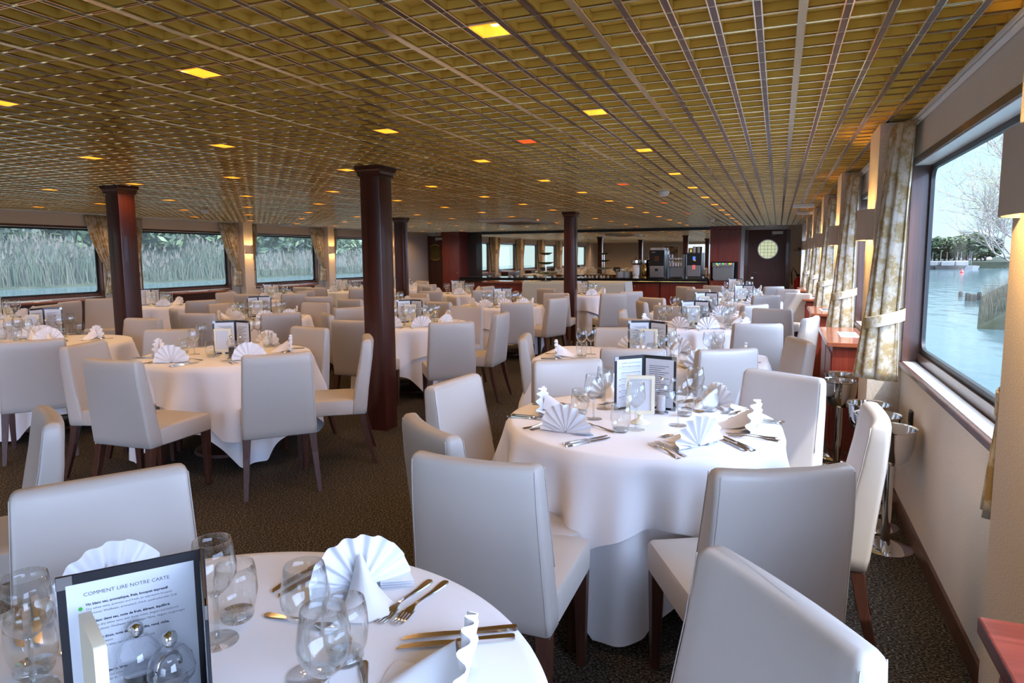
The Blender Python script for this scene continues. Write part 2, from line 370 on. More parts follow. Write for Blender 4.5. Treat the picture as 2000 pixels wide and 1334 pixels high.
for s in (-1, 1): MB().box(s*.44-.035, -.6, -.050, s*.44+.035, .6, -.0455).obj('outlet', 'slate', t)
def sign(x, y, label):
    t = thing('emergency_light', label, 'emergency light', (x, y, H))
    MB().box(-.15, -.03, -.055, .15, .03, 0).obj('housing', 'white', t, bevel=.006)
sign(-.18, 18.8, 'white emergency light above the right hand door')
sign(.33, 11.0, 'white box light on the ceiling near the right windows')
sign(.42, 13.0, 'second white box light near the far right windows')
sign(-10.35, 12.0, 'white box light above the left windows')
sign(-10.3, 18.6, 'white emergency light above the left door')
# ------------------------------------------------------------------ wall lamps, curtains, cabinets along the windows
def sconce(x, s, y, label, group, hw=.165, d=.075):
    t = thing('wall_lamp', label, 'wall lamp', (x, y, 0), 0, group)
    z0, z1 = 1.58, 1.765
    b = MB(); n = 14
    for dd in (0, .006):
        pass
    out = [(-s*d*math.sin(PI*j/n), -hw*math.cos(PI*j/n)) for j in range(n+1)]
    inn = [(-s*(d-.006)*math.sin(PI*j/n), -(hw-.006)*math.cos(PI*j/n)) for j in range(n+1)]
    loop = out+inn[::-1]
    b.rings([[(p[0], p[1], z0) for p in loop], [(p[0], p[1], z1) for p in loop]], False, False)
    k = len(loop)
    for zz in (0, k): b.f += [(zz+j, zz+j+1, zz+k-2-j, zz+k-1-j) for j in range(n)]; b.mi += [0]*n
    b.obj('lamp_shade', 'shade', t, smooth=True)
    h = MB(); h.cbox((-s*.012, 0, 1.672), (.024, .06, .05)); h.obj('bracket', 'brass', t)
    q = MB(); q.lathe([(.0, 1.645), (.016, 1.65), (.018, 1.69), (.0, 1.70)], 12, (-s*.035, 0, 0)); q.obj('bulb', 'bulb', t, smooth='all')
    L = bpy.data.lights.new('wall_lamp_light', 'POINT'); L.energy = SCONCE_W; L.color = (1, .60, .20); L.shadow_soft_size = .02
    lo = ob('wall_lamp_light', L, None, (x-s*.038, y, 1.672))
PX = XR-.175
RN = ['nearest', 'second', 'third', 'fourth', 'fifth', 'sixth', 'farthest']
for k, (a, b) in enumerate(RP[1:7]): sconce(PX, 1, (a+b)/2+.03, 'greige half-round wall lamp on the %s pillar of the right wall' % RN[k], 'wall lamps on the right wall')
PL = XL+.175
for k, (a, b) in enumerate(LP[1:]): sconce(PL, -1, (a+b)/2, 'glowing wall lamp on the left wall, %s pillar between the left windows' % RN[k], 'wall lamps on the left wall', .10, .06)
def curtain(name_lab, x, s, y0, top_w, tie_y, bot_w, ztie, zbot, depth, label, seed, pull=0):
    # hangs in the plane x, runs along y from y0 (wall side edge) over top_w (signed); gathered at tie_y
    r = random.Random(seed); t = thing('curtain', label, 'curtain', (x, y0, 0))
    rows = []; nf = r.choice((6, 7, 7.5)); nu = 72; zt = H-.035
    prof = []
    for i in range(31):
        v = i/30; z = zt+(zbot-zt)*v
        tt = (zt-z)/(zt-ztie)
        if z >= ztie:
            e = tt**1.6; w_ = top_w*(1-e)+.10*math.copysign(1, top_w)*e; c = top_w*.5*(1-e)+tie_y*e; am = .020*(1-e)+.030*e
        else:
            q = (ztie-z)/(ztie-zbot); e = q**.7; w_ = .12*math.copysign(1, top_w)*(1-e)+bot_w*e; c = tie_y; am = .030
        if i == 0: am *= .4
        row = []
        for j in range(nu+1):
            u = j/nu; ph = 2*PI*nf*u+.8*math.sin(3.1*v+seed)
            d = am*math.sin(ph)+.010*math.sin(2.3*ph+v*4)
            bul = depth*(1-abs(2*u-1)**2.5)*(1+.25*(ztie-z)/.35 if z < ztie else .42+.55*min(1, tt)**.8)
            pl = pull*max(0, min(1, tt))**1.6 if z >= ztie else pull*(1+.35*(ztie-z)/(ztie-zbot))
            row.append((-s*(.022+d*(.5+.5*(1-abs(2*u-1)))+bul+pl), c+w_*(u-.5), z))
        rows.append(row)
    b = MB(); b.grid(rows); me = b.obj('drape', 'curtain', t, smooth='all')
    md = me.modifiers.new('thickness', 'SOLIDIFY'); md.thickness = .004
    tb = MB(); n = 20; cx = -s*(.03+depth*.45+pull)
    ring = lambda k, zz, g: [(cx+(.030+g+depth*.50)*math.cos(2*PI*j/n), tie_y+(.078+g)*math.sin(2*PI*j/n), zz+.028*math.cos(2*PI*j/n)*s) for j in range(n)]
    tb.rings([ring(0, ztie-.035, 0), ring(0, ztie-.032, .006), ring(0, ztie+.032, .006), ring(0, ztie+.035, 0)], False, False)
    tb.obj('tieback', 'curtain', t, smooth=True)
    hd = MB(); hd.box(-.025 if s > 0 else 0, min(0, top_w), zt-.012, 0 if s > 0 else .025, max(0, top_w), zt+.004); hd.obj('heading_tape', 'curtain', t)
    return t
for k, (a, b) in enumerate(RP):
    nm = ['', 'nearest', 'second', 'third', 'fourth', 'fifth', 'sixth', ''][k]
    if k in (0, 7): continue
    zb = .80 if k == 1 else (.83 if k < 3 else .86)
    zb = .77
    curtain('c', XR-.02, 1, a+.02, -.27, -.10, -.26, 1.12, zb, .145, 'cream and gold damask curtain on the near side of the %s right pillar' % nm, 10+k)
    curtain('c', XR-.02, 1, b-.02, .36, .16, .46, 1.12, zb, .06, 'cream and gold damask curtain on the far side of the %s right pillar' % nm, 30+k)
for k, (a, b) in enumerate(LP):
    if k == 0: continue
    nm = RN[k-1]
    curtain('c', XL+.03, -1, a-.01, -.50, -.10, -.26, 1.22, .90, .06, 'gold damask curtain left of the %s pillar of the left wall' % nm, 50+k)
    curtain('c', XL+.03, -1, b+.01, .26, .04, .14, 1.22, .90, .04, 'gold damask curtain right of the %s pillar of the left wall' % nm, 70+k)
def radiator_cabinet(xw, s, y0, y1, z, label, dx=.325, mats=('cabinet', 'counterwood')):
    t = thing('radiator_cabinet', label, 'cabinet', (xw, (y0+y1)/2, 0)); h = (y1-y0)/2
    def bx(b, x0, ya, z0, x1, yb, z1): b.box(min(-s*x0, -s*x1), ya, z0, max(-s*x0, -s*x1), yb, z1); return b
    bx(MB(), .002, -h+.03, .0, dx-.03, h-.03, z-.035).obj('body', mats[0], t)
    bx(MB(), .002, -h, z-.033, dx+.012, h, z).obj('top', mats[1], t, bevel=.004)
    p = MB()
    for q in (-.5, .5): bx(p, dx-.029, q*h-h*.44, .06, dx-.018, q*h+h*.44, z-.09)
    p.obj('front_panel', mats[0], t, bevel=.003)
    g = MB(); bx(g, .075, -h*.30, z+.0005, .215, h*.30, z+.004); g.m = 1
    for i in range(11):
        yy = -h*.26+h*.52*i/10; bx(g, .09, yy-.006, z+.0042, .20, yy+.006, z+.005)
    g.obj('vent_grille', ['white', 'black'], t)
radiator_cabinet(XR, 1, .30, 1.38, .835, 'dark red wooden cabinet corner at the bottom right, nearest the camera', mats=('cabinet', 'redtop'))
for y0, y1, lb in ((5.43, 6.58, 'wooden radiator cabinet with white grille under the second right window, by the wine coolers'), (8.03, 9.15, 'wooden radiator cabinet with white grille under the third right window'),
                   (10.55, 11.7, 'wooden radiator cabinet under the fourth right window'), (13.1, 14.25, 'wooden radiator cabinet farthest along the right wall')):
    radiator_cabinet(XR, 1, y0, y1, .835, lb)
for k, (y0, y1) in enumerate(((5.6, 7.35), (9.0, 10.15), (11.5, 12.9), (14.2, 15.6))):
    radiator_cabinet(XL, -1, y0, y1, .86, 'dark wooden cabinet with pale top under the left windows, %s of four' % ('nearest', 'second', 'third', 'farthest')[k], mats=('mahogany', 'counterwood'))
for x, y, s, lb in ((XR, 4.02, 1, 'black wall socket on the right wall beside the wine coolers'), (XL, 7.72, -1, 'black wall socket on the left wall near the cabinet')):
    t = thing('wall_socket', lb, 'socket', (x, y, .62)); MB().box(-.012 if s > 0 else 0, -.035, -.055, 0 if s > 0 else .012, .035, .036).obj('plate', 'black', t, bevel=.004)
    MB().cbox((-.014*s, 0, 0), (.006, .03, .05)).obj('switch', 'darkgrey', t, bevel=.002)
# ------------------------------------------------------------------ wine coolers
def wine_cooler():
    t = thing('wine_cooler', 'x', 'wine cooler')
    MB().lathe([(.0, .014), (.030, .020), (.075, .012), (.125, .004), (.130, .0), (.0, 0)], 32).obj('base', 'chrome', t, smooth=True)
    MB().lathe([(.022, .012), (.022, .44)], 20).obj('stem', 'chrome', t, smooth=True)
    MB().lathe([(.0, .44), (.055, .44), (.085, .47), (.105, .53), (.112, .615), (.118, .620), (.118, .626), (.108, .622), (.098, .53), (.078, .48), (.0, .455)], 36).obj('bowl', 'chrome', t, smooth=True)
    return Kind(t)
wc = wine_cooler()
for i, (x, y, lb) in enumerate(((.46, 5.295, 'farthest one'), (.43, 5.018, 'before the wooden cabinet'), (.525, 4.285, 'third, by the pillar'), (.535, 4.005, 'second from the camera'), (.56, 3.72, 'nearest the camera'))):
    wc.put((x, y, 0), rnd.random()*6, 'polished steel wine cooler on a stand, '+lb, 'wine coolers along the right wall')
# ------------------------------------------------------------------ chairs
def chair_kind():
    t = thing('dining_chair', 'white leather dining chair', 'chair')
    def yr(z): return [(0, .075), (.38, .068), (.5, .052), (.65, .030), (.80, .008), (.91, .0)]
    def interp(tab, z):
        for (a, p), (b, q) in zip(tab, tab[1:]):
            if z <= b: f = (z-a)/(b-a); f = max(0, f); return p+(q-p)*f
        return tab[-1][1]
    R = [(.36, .070), (.45, .060), (.60, .036), (.75, .012), (.86, .001), (.93, .0)]
    Th = [(.36, .105), (.48, .100), (.65, .088), (.80, .076), (.88, .066), (.93, .060)]
    Wd = [(.36, .455), (.5, .446), (.7, .430), (.93, .412)]
    rings = []
    zs = [.368, .376]+[.376+(.885-.376)*i/12 for i in range(1, 13)]+[.898, .906, .910]
    for i, z in enumerate(zs):
        w_, th, y0 = interp(Wd, z), interp(Th, z), interp(R, z)
        ins = {0: .010, len(zs)-3: .004, len(zs)-2: .011, len(zs)-1: .022}.get(i, 0)
        if i == 1: ins = .002
        pts = rrect(w_-2*ins, th-2*ins*.9, max(.004, .016-ins*.4), 3)
        n = []
        for px_, py_ in pts:
            c = .020*(px_/.2)**2*max(0, (z-.45)/.46)
            zz = z+(.006*(1-(px_/.2)**2) if z > .88 else 0)*-1
            n.append((px_, y0+th/2+py_+c, zz))
        # refine long sides so that the curve shows
        m = []
        for a, b in zip(n, n[1:]+n[:1]):
            m.append(a)
            if abs(a[0]-b[0]) > .1:
                for q in range(1, 8):
                    f = q/8; xx = a[0]+(b[0]-a[0])*f; yy = a[1]+(b[1]-a[1])*f
                    cc = .020*max(0, (z-.45)/.46); yy -= cc*((a[0]/.2)**2-(xx/.2)**2)
                    zz = a[2]-(.006*((a[0]/.2)**2-(xx/.2)**2) if z > .88 else 0)
                    m.append((xx, yy, zz))
        rings.append(m)
    b = MB(); b.rings(rings); b.obj('backrest', 'leather', t, smooth='all')
    s = MB(); rs = []
    for z, ins in ((.368, .006), (.374, .0), (.462, .0), (.474, .006), (.478, .018), (.481, .06)):
        pts = rrect(.445-2*ins, .42-2*ins, .022, 3, 0, .362)
        rs.append([(p[0], p[1], z) for p in pts])
    s.rings(rs); s.obj('seat', 'leather', t, smooth=True)
    for sx_ in (-1, 1):
        l = MB(); l.rings([[(sx_*.196+dx*a, .535+dy*a, z) for dx, dy in ((-1, -1), (1, -1), (1, 1), (-1, 1))] for z, a in ((0, .015), (.369, .023))]); l.obj('leg', 'leg', t, bevel=.002, seg=1)
        l = MB(); l.rings([[(sx_*(.198+.024*(1-z/.369))+dx*a, .100-.085*max(0, 1-z/.37)**1.3+dy*a, z) for dx, dy in ((-1, -1), (1, -1), (1, 1), (-1, 1))] for z, a in ((0, .014), (.12, .017), (.25, .020), (.370, .0235))]); l.obj('leg', 'leg', t, bevel=.002, seg=1)
    for sx_ in (-1, 1):
        pts = []
        for i in range(15):
            z = .385+(.893-.385)*i/14; w_, y0 = interp(Wd, z), interp(R, z)
            pts.append((sx_*(w_/2-.012), y0+.020*((w_/2-.012)/.2)**2*max(0, (z-.45)/.46)+.0005, z))
        MB().tube(pts, .0016, 5).obj('back_seam', 'stitch', t, smooth='all')
        MB().tube([(q[0]+sx_*.010, q[1]+interp(Th, q[2])*.96, q[2]) for q in pts[5:]], .0016, 5).obj('front_seam', 'stitch', t, smooth='all')
    return Kind(t)
chairK = chair_kind()
ZT = .905
TABLES = {}
def chair(label, table, a=None, b=None, mid=None, pos=None, face=None):
    """a, b: photograph pixels of the two ends of the back's top edge; mid: of its middle; face: direction in degrees"""
    if a:
        A, B = atz(*a, ZT), atz(*b, ZT); p = (A+B)/2; d = (B-A)
        n = Vector((-d.y, d.x, 0)).normalized()
        c = Vector(TABLES[table][:2]+(0,)); 
        if n.dot(c-p) < 0: n = -n
        g = (c-p); g.z = 0; g.normalize()
        if face is None: w_ = 1 if p.y < 4 else .7; n = (n*w_+g*(1-w_)).normalized()
    else:
        p = atz(*mid, ZT) if mid else Vector((pos[0], pos[1], 0))
        if face is None: c = Vector(TABLES[table][:2]+(0,)); n = (c-p); n.z = 0; n.normalize()
    if face is not None: n = Vector((math.cos(math.radians(face)), math.sin(math.radians(face)), 0))
    o = chairK.put((p.x, p.y, 0), math.atan2(n.y, n.x)-PI/2, label, 'white leather dining chairs')
    TABLES[table][4].append((p.x, p.y)) if table in TABLES else None
    return o
# ------------------------------------------------------------------ tables: (x, y, half sizes, seats)
def T(k, x, y, rx, ry, rect, desc): TABLES[k] = (x, y, rx, ry, [], rect, desc)
T('A', -.89, .70, .625, .625, 0, 'the foreground table')
T('B', -.56, 2.95, .60, .60, 0, 'the round table by the wine coolers')
T('C', -.85, 4.80, .80, .44, 1, 'the long table behind the wine cooler table')
T('D', -.80, 7.12, .66, .43, 1, 'the third table along the right windows')
T('E', -.85, 8.75, .68, .43, 1, 'the fourth table along the right windows')
T('F', -.50, 11.0, .60, .60, 0, 'the fifth table along the right windows')
T('G', -.75, 13.9, .60, .60, 0, 'the farthest table by the right door')
T('J', -3.97, 3.87, .62, .62, 0, 'the round table left of the near column')
T('K', -6.05, 3.87, .64, .64, 0, 'the round table at the left edge')
T('L', -3.82, 6.42, .63, .63, 0, 'the table behind the near column')
T('Mm', -3.88, 9.2, .62, .62, 0, 'the middle table before the bar')
T('Nn', -3.50, 12.3, .60, .60, 0, 'the table behind the bar column')
T('P', -6.05, 6.45, .62, .62, 0, 'the second table left of the near column')
T('Q', -8.65, 9.60, .62, .62, 0, 'the third table on the left side')
T('R', -9.00, 12.2, .70, .55, 1, 'the table by the farthest left window')
T('Sx', -9.25, 7.55, .60, .60, 0, 'the table behind the left column')
T('U', -9.45, 5.35, .60, .60, 0, 'the table under the nearest left window')
T('V', -5.95, 11.9, .60, .60, 0, 'the table before the tall red cabinet')
T('X', -5.55, 8.6, .58, .58, 0, 'the table hidden beyond the near column')
T('Y', -8.20, 13.35, .60, .60, 0, 'the far table before the left door')
def rim(t, th):
    x, y, rx, ry, _, rect, _ = t; c, s = math.cos(th), math.sin(th)
    if rect: e = 8; return 1/((abs(c)/rx)**e+(abs(s)/ry)**e)**(1/e)
    return rx*ry/math.hypot(ry*c, rx*s)
def cloth_mesh(name, t, over, phi, ztop, zmin, waves, seed, n=180, rows=14, off=0):
    r = random.Random(seed); b = MB(); rs = []
    rmax = max(t[2], t[3]); ph0 = r.random()*6; ph1 = r.random()*6
    def drop(th):
        R = rim(t, th); c, s = abs(math.cos(th-phi)), abs(math.sin(th-phi))
        e = 1/max(c/(t[2]+over), s/(t[3]+over)) if t[5] else 1/max(c/(rmax+over), s/(rmax+over))
        return max(.05, min(e-R, ztop-zmin))
    D = [drop(2*PI*j/n) for j in range(n)]
    for f in (.5, .85, .97): rs.append([(f*rim(t, 2*PI*j/n)*math.cos(2*PI*j/n), f*rim(t, 2*PI*j/n)*math.sin(2*PI*j/n), ztop) for j in range(n)])
    for i in range(rows+1):
        v = i/rows; ring = []
        for j in range(n):
            th = 2*PI*j/n; R = rim(t, th); d = D[j]*v
            if i == 0: rr, z = R+.002+off*.4, ztop-.003
            else:
                w1 = math.sin(waves*th+ph0+.6*math.sin(3*th+ph1)); w2 = math.sin((2*waves+3)*th+ph1); w3 = math.sin(2*th+ph1*2)
                amp = min(.060, .20*d); ex = d*(1-math.exp(-3*d))
                if off: rr = R+.020+.15*ex+amp*w1+amp*.35*w2+.03*d*w3
                else: rr = R+.004+.04*ex+.75*amp*w1+.27*amp*w2+.03*d*w3
                z = max(ztop-.008-d*.985, zmin)
            ring.append((rr*math.cos(th), rr*math.sin(th), z))
        rs.append(ring)
    b.rings(rs, False, False); b.f.append(tuple(range(n))); b.mi.append(0)
    return b.mesh(name, 'cloth', smooth='all')
PH = {'B': (.86, .30), 'J': (.25, .05)}
def table(k):
    t = TABLES[k]; x, y = t[:2]; desc = t[6]
    tt = thing('dining_table', 'white clothed dining table, '+desc, 'table', (x, y, 0), 0, 'dining tables')
    b = MB(); pts = [(rim(t, 2*PI*j/48)*.985*math.cos(2*PI*j/48), rim(t, 2*PI*j/48)*.985*math.sin(2*PI*j/48)) for j in range(48)]
    b.prism(pts, .715, .742); b.obj('tabletop', 'leg', tt)
    MB().lathe([(.27, 0), (.26, .02), (.05, .05), (.04, .20), (.04, .714)], 20).obj('pedestal', 'leg', tt, smooth=True)
    i = list(TABLES).index(k)
    big = k in 'ABCJKL'
    nn = 240 if big else 120
    u = ob('tablecloth', cloth_mesh('tablecloth', t, .46, PH.get(k, (.35+i*.5, 0))[0] if not t[5] else 0, .745, .03, 9 if not t[5] else 12, 100+i, nn), None, (x, y, 0))
    tag(u, 'long white under-cloth hanging to the floor on '+desc, 'tablecloth', 'long white under-cloths')
    o = ob('table_overlay', cloth_mesh('table_overlay', t, .27, PH.get(k, (0, 1.1+i*.5))[1] if not t[5] else 0, .752, .24, 9 if not t[5] else 12, 100+i, nn, 10, .009), None, (x, y, 0))
    tag(o, 'square white top cloth draped over '+desc, 'tablecloth', 'square white top cloths')
for k in TABLES: table(k)
ZTAB = .7525
# ------------------------------------------------------------------ the chairs, each from the two ends of its top edge in the photograph
CHAIRS = [
 ('A', (20, 953), (358, 898), 'pale leather chair with a faint drip stain, behind the foreground menu'),
 ('A', (1432, 1060), (1755, 1270), 'white leather chair nearest the camera at the bottom right'),
 ('B', (787, 884), (1029, 912), 'cream leather chair seen from behind between the two nearest tables'),
 ('B', (1412, 930), (1682, 918), 'grey-white leather chair with its back to the camera, right of the wine cooler table'),
 ('B', (1475, 718), (1614, 738), 'white leather chair facing the camera at the back right of the wine cooler table'),
 ('B', (1728, 788), (1752, 832), 'white leather chair seen from the side below the right window'),
 ('B', (822, 755), (912, 728), 'cream leather chair at the left of the wine cooler table, angled to the camera'),
 ('B', (1042, 703), (1160, 697), 'cream leather chair behind the left napkins of the wine cooler table'),
 ('C', (1190, 682), (1307, 684), 'grey leather chair back directly behind the open menu of the wine cooler table'),
 ('C', (1342, 682), (1459, 679), 'grey leather chair back right of that menu, behind the wine glasses'),
 ('C', (1555, 657), (1600, 670), 'white chair at the right end of the long table, before the wooden cabinet'),
 ('C', (1169, 641), (1262, 642), 'cream chair at the back left of the long table, behind wine glasses'),
 ('D', (1443, 633), (1524, 634), 'bluish grey chair back at the front right of the third right table'),
 ('E', (1476, 602), (1538, 606), 'cream chair with a sunlit right edge, behind a pointed napkin'),
 ('J', (152, 702), (258, 708), 'cream chair seen from behind with a small tag, left front of the column table'),
 ('J', (478, 697), (604, 689), 'grey-white chair with its back to the camera, front right of the column table'),
 ('J', (723, 653), (737, 662), 'cream chair seen from the side against the near column'),
 ('J', (582, 637), (647, 640), 'beige chair at the back right of the table left of the near column'),
 ('J', (97, 677), (168, 664), 'cream chair with a seam down its side, left of the column table'),
 ('J', (310, 642), (365, 643), 'grey chair back behind the napkins of the column table'),
 ('K', (11, 671), (138, 663), 'shaded grey chair back at the left edge of the picture'),
 ('K', (256, 621), (320, 621), 'peach lit chair right of the left column'),
 ('L', (846, 631), (921, 629), 'grey-white chair back right of the near column, seat to the left'),
 ('L', (864, 600), (921, 600), 'beige chair facing the camera behind the pointed napkin, right of the column'),
 ('L', (650, 626), (709, 628), 'shaded chair back just left of the near column'),
 ('Mm', (981, 592), (1038, 592), 'pale grey chair back at the front of the middle table'),
 ('P', (528, 614), (602, 611), 'dark grey chair back in the middle of the left side tables'),
 ('P', (578, 592), (631, 592), 'peach chair facing the camera at the second left table'),
]
for k, a, b, lb in CHAIRS: chair(lb, k, a, b)
CM = [   # (table, middle of the top edge, label, facing)
 ('', (122, 806), 'cream chair back seen edge-on at the far left foreground', 242),
 ('B', (822, 838), 'cream chair half hidden behind the chair between the two nearest tables', 52),
 ('C', (1014, 656), 'narrow cream chair seen from the side at the left end of the long table', None),
 ('D', (1595, 620), 'white chair seen from the side in front of the second window cabinet', None),
 ('D', (1213, 606), 'cream chair at the left end of the third right table', None),
 ('D', (1241, 624), 'shaded beige chair back at the front left of the third right table', None),
 ('E', (1481, 596), 'pale grey chair back in the right row, before the fourth table', None),
 ('E', (1247, 589), 'cream side chair at the left of the fourth right table', None),
 ('E', (1306, 598), 'cream chair back before the fourth right table, left one', None),
 ('E', (1556, 573), 'white chair at the right end of the fourth right table, by the cabinet', None),
 ('F', (1507, 577), 'pale chair back at the fifth table of the right row', None),
 ('F', (1320, 582), 'small beige chair at the left of the fifth right table', None),
 ('F', (1543, 565), 'small white chair on the window side of the fifth right table', None),
 ('G', (1515, 560), 'mauve chair standing in front of the right door', None),
 ('G', (1335, 560), 'tiny white side chair before the dark bar cupboards', None),
 ('G', (1390, 558), 'tiny pale chair behind the fifth right table', None),
 ('G', (1362, 565), 'tiny beige chair back left of the farthest right menus', None),
 ('L', (988, 612), 'cream chair seen from the side, right end of the column table', 185),
 ('Mm', (1097, 582), 'cream chair facing left at the right end of the middle table, front one', None),
 ('Mm', (1110, 578), 'cream chair tucked behind the right chair of the middle table', 195),
 ('Mm', (851, 590), 'beige side chair at the left of the middle table', None),
 ('Mm', (879, 580), 'grey chair between the middle table and the tall cabinet table', None),
 ('Nn', (1203, 573), 'white chair back right of the bar column', None),
 ('Nn', (1085, 573), 'shaded chair back just left of the bar column', None),
 ('Nn', (1232, 570), 'slim beige side chair at the right of the bar column table', None),
 ('Nn', (1064, 564), 'small beige chair facing the room left of the bar column', None),
 ('V', (839, 569), 'shaded chair back before the tall cabinet table', None),
 ('V', (946, 567), 'grey chair back before the dark buffet counter', None),
 ('V', (932, 559), 'small beige chair behind the blue-shaded napkin by the buffet', None),
 ('V', (841, 560), 'beige chair facing the camera near the tall cabinet', None),
 ('L', (811, 582), 'grey chair back just right of the near column', None),
 ('X', (823, 573), 'peach chair beyond the column, behind a white napkin tip', None),
 ('Y', (836, 556), 'small grey chair before the left door', None),
 ('Y', (824, 549), 'small peach chair before the left door, behind fan napkins', None),
 ('X', (688, 601), 'slim chair seen from the side, left of the near column', 150),
 ('X', (679, 585), 'tall beige chair back in the left middle distance', None),
 ('L', (614, 613), 'cream side chair between the second left table and the near column', None),
 ('P', (459, 594), 'tan chair at the back left of the second left table', None),
 ('P', (334, 605), 'tan chair with its side to the camera, left of the second left table', None),
 ('P', (381, 613), 'grey chair back in front of the second left table', None),
 ('Sx', (396, 587), 'beige chair back right of the table behind the left column', None),
 ('Q', (447, 572), 'narrow cream chair by the left window, leftmost of a pair', 0),
 ('Q', (467, 574), 'narrow cream chair by the left window, second of a pair', None),
 ('Q', (576, 574), 'brown shaded chair back at the third left table', None),
 ('Q', (600, 568), 'tan chair at the right of the third left table', None),
 ('R', (621, 580), 'small tan side chair at the far left table', None),
 ('R', (704, 564), 'shaded chair back left of the near column, far away', None),
 ('R', (592, 561), 'tiny cream chair by the far left window, left one', None),
 ('R', (611, 562), 'tiny cream chair by the far left window, right one', None),
 ('U', (95, 597), 'rounded beige chair under the nearest left window', None),
 ('K', (143, 589), 'slim cream chair seen edge-on under the left window', 200),
 ('K', (211, 583), 'beige chair back beside the left column', None),
]
for k, m_, lb, fc in CM: chair(lb, k, mid=m_, face=fc)
def relax():
    ch = [o for o in bpy.data.objects if o.get('category') == 'chair']
    for it in range(40):
        for o in ch:
            f = Vector((-math.sin(o.rotation_euler.z), math.cos(o.rotation_euler.z), 0))
            for t in TABLES.values():
                d = Vector((o.location.x-t[0], o.location.y-t[1], 0)); L_ = d.length
                need = rim(t, math.atan2(d.y, d.x))+.13
                if L_ < need: o.location += (d/L_*.5-f*.5)*(need-L_+.005)
        for i, o in enumerate(ch):
            for p in ch[i+1:]:
                d = o.location-p.location; L_ = d.length
                if 0 < L_ < .47: o.location += d/L_*(.47-L_)*.3; p.location -= d/L_*(.47-L_)*.3
def footprint(o):
    a = o.rotation_euler.z; c, s = math.cos(a), math.sin(a)
    return [(o.location.x+u*c-v*s, o.location.y+u*s+v*c) for u, v in ((-.23, 0), (.23, 0), (.23, .57), (-.23, .57))]
def overlap(A, B):
    m = 9
    for P in (A, B):
        for i in range(4):
            ex, ey = P[(i+1) % 4][0]-P[i][0], P[(i+1) % 4][1]-P[i][1]; L_ = math.hypot(ex, ey)
            a = [(-p[0]*ey+p[1]*ex)/L_ for p in A]; b = [(-p[0]*ey+p[1]*ex)/L_ for p in B]
            m = min(m, min(max(a), max(b))-max(min(a), min(b)))
    return m
relax()
_ch = [o for o in bpy.data.objects if o.get('category') == 'chair']
for it in range(12):
    for i, o in enumerate(_ch):
        for q in _ch[i+1:]:
            if (o.location-q.location).length > 1.1: continue
            v = overlap(footprint(o), footprint(q))
            if v > .08:
                d = o.location-q.location; d.z = 0; d = d.normalized()*(v-.07)*.5; k1 = 0 if o.location.y < 2.4 else 1; k2 = 0 if q.location.y < 2.4 else 1
                o.location += d*k1; q.location -= d*k2
for t in TABLES.values(): t[4].clear()
for o in bpy.data.objects:
    if o.get('category') == 'chair':
        f = Vector((-math.sin(o.rotation_euler.z), math.cos(o.rotation_euler.z), 0)); best = None
        for k, t in TABLES.items():
            d = Vector((t[0]-o.location.x, t[1]-o.location.y, 0)); sc = d.length-.5*d.normalized().dot(f)
            if d.normalized().dot(f) > .4 and (best is None or sc < best[0]): best = (sc, k)
        if best and best[0] < 1.4: TABLES[best[1]][4].append((o.location.x, o.location.y))
# ------------------------------------------------------------------ tableware
def napkin_mesh(seed, R=.118, wide=1.0):
    r = random.Random(seed); b = MB(); N_ = 9; rows = []; Q = 4
    a0, a1 = math.radians(-4), math.radians(184); ph = seed*.7
    for f in (.05, .25, .5, .75, .92, 1.0):
        row = []
        for k in range(2*N_*Q+1):
            a = a0+(a1-a0)*k/(2*N_*Q); wv = math.sin(PI*k/Q+ph); wv = math.copysign(abs(wv)**.8, wv)
            amp = .0025+.0075*f; rr = R*f*(1+.020*math.sin(a*3+seed)+.010*wv)*wide; lean = -.10*f*R
            if math.sin(a) < .15: amp *= 1.6
            row.append((rr*math.cos(a), wv*amp+lean*math.sin(a), max(.0015, rr*math.sin(a)*1.05+.003)))
        rows.append(row)
    b.grid(rows)
    # the folded support behind: a soft tube of cloth running from the middle of the fan down to the table
    rows = []; L_ = R*1.15
    for i in range(9):
        v = i/8; top = R*.72*(1-v)**1.15+.004; w = R*(.18+.42*v); y = .012+L_*v
        row = []
        for j in range(13):
            u = -1+2*j/12; row.append((w*u, y-.016*R/.118*(u*u), max(.0015, top*(1-abs(u)**1.7*(.75+.25*v))+.003*math.sin(5*u+v*4))))
        rows.append(row)
    b.grid(rows)
    # loose pleats lying at the two ends
    for s in (-1, 1):
        for q in range(3):
            b.grid([[(s*(.35+.6*t_)*R, -.012-.004*q+.020*t_, .002+.0045*q+.004*t_*(q+1)) for t_ in (0, .5, 1)], [(s*(.35+.62*t_)*R, .022-.003*q+.020*t_, .004+.0045*q) for t_ in (0, .5, 1)]])
    return b.mesh('napkin', 'napkin', smooth='all', recalc=False)
NAP = [napkin_mesh(i, .118, 1+.04*(i-1)) for i in range(3)]
for me in NAP: pass
def lathe_kind(name, parts, cat, k=1.22):
    t = thing(name, 'x', cat)
    for n, pr, mt in parts: MB().lathe([(a*k, b*k) for a, b in pr], 28).obj(n, mt, t, smooth='all')
    return Kind(t)
wineK = lathe_kind('wine_glass', [
    ('bowl', [(.004, .079), (.014, .083), (.026, .095), (.0345, .112), (.0355, .125), (.032, .148), (.0285, .170), (.0275, .170), (.031, .148), (.0343, .125), (.0333, .112), (.025, .0965), (.013, .085), (.0, .083)], 'glass'),
    ('stem', [(.0, .004), (.005, .006), (.0038, .02), (.0035, .05), (.005, .072), (.009, .081), (.0, .083)], 'glassbase'),
    ('foot', [(.0, .006), (.010, .004), (.030, .0022), (.033, .0012), (.033, 0), (.0, 0)], 'glass')], 'wine glass')
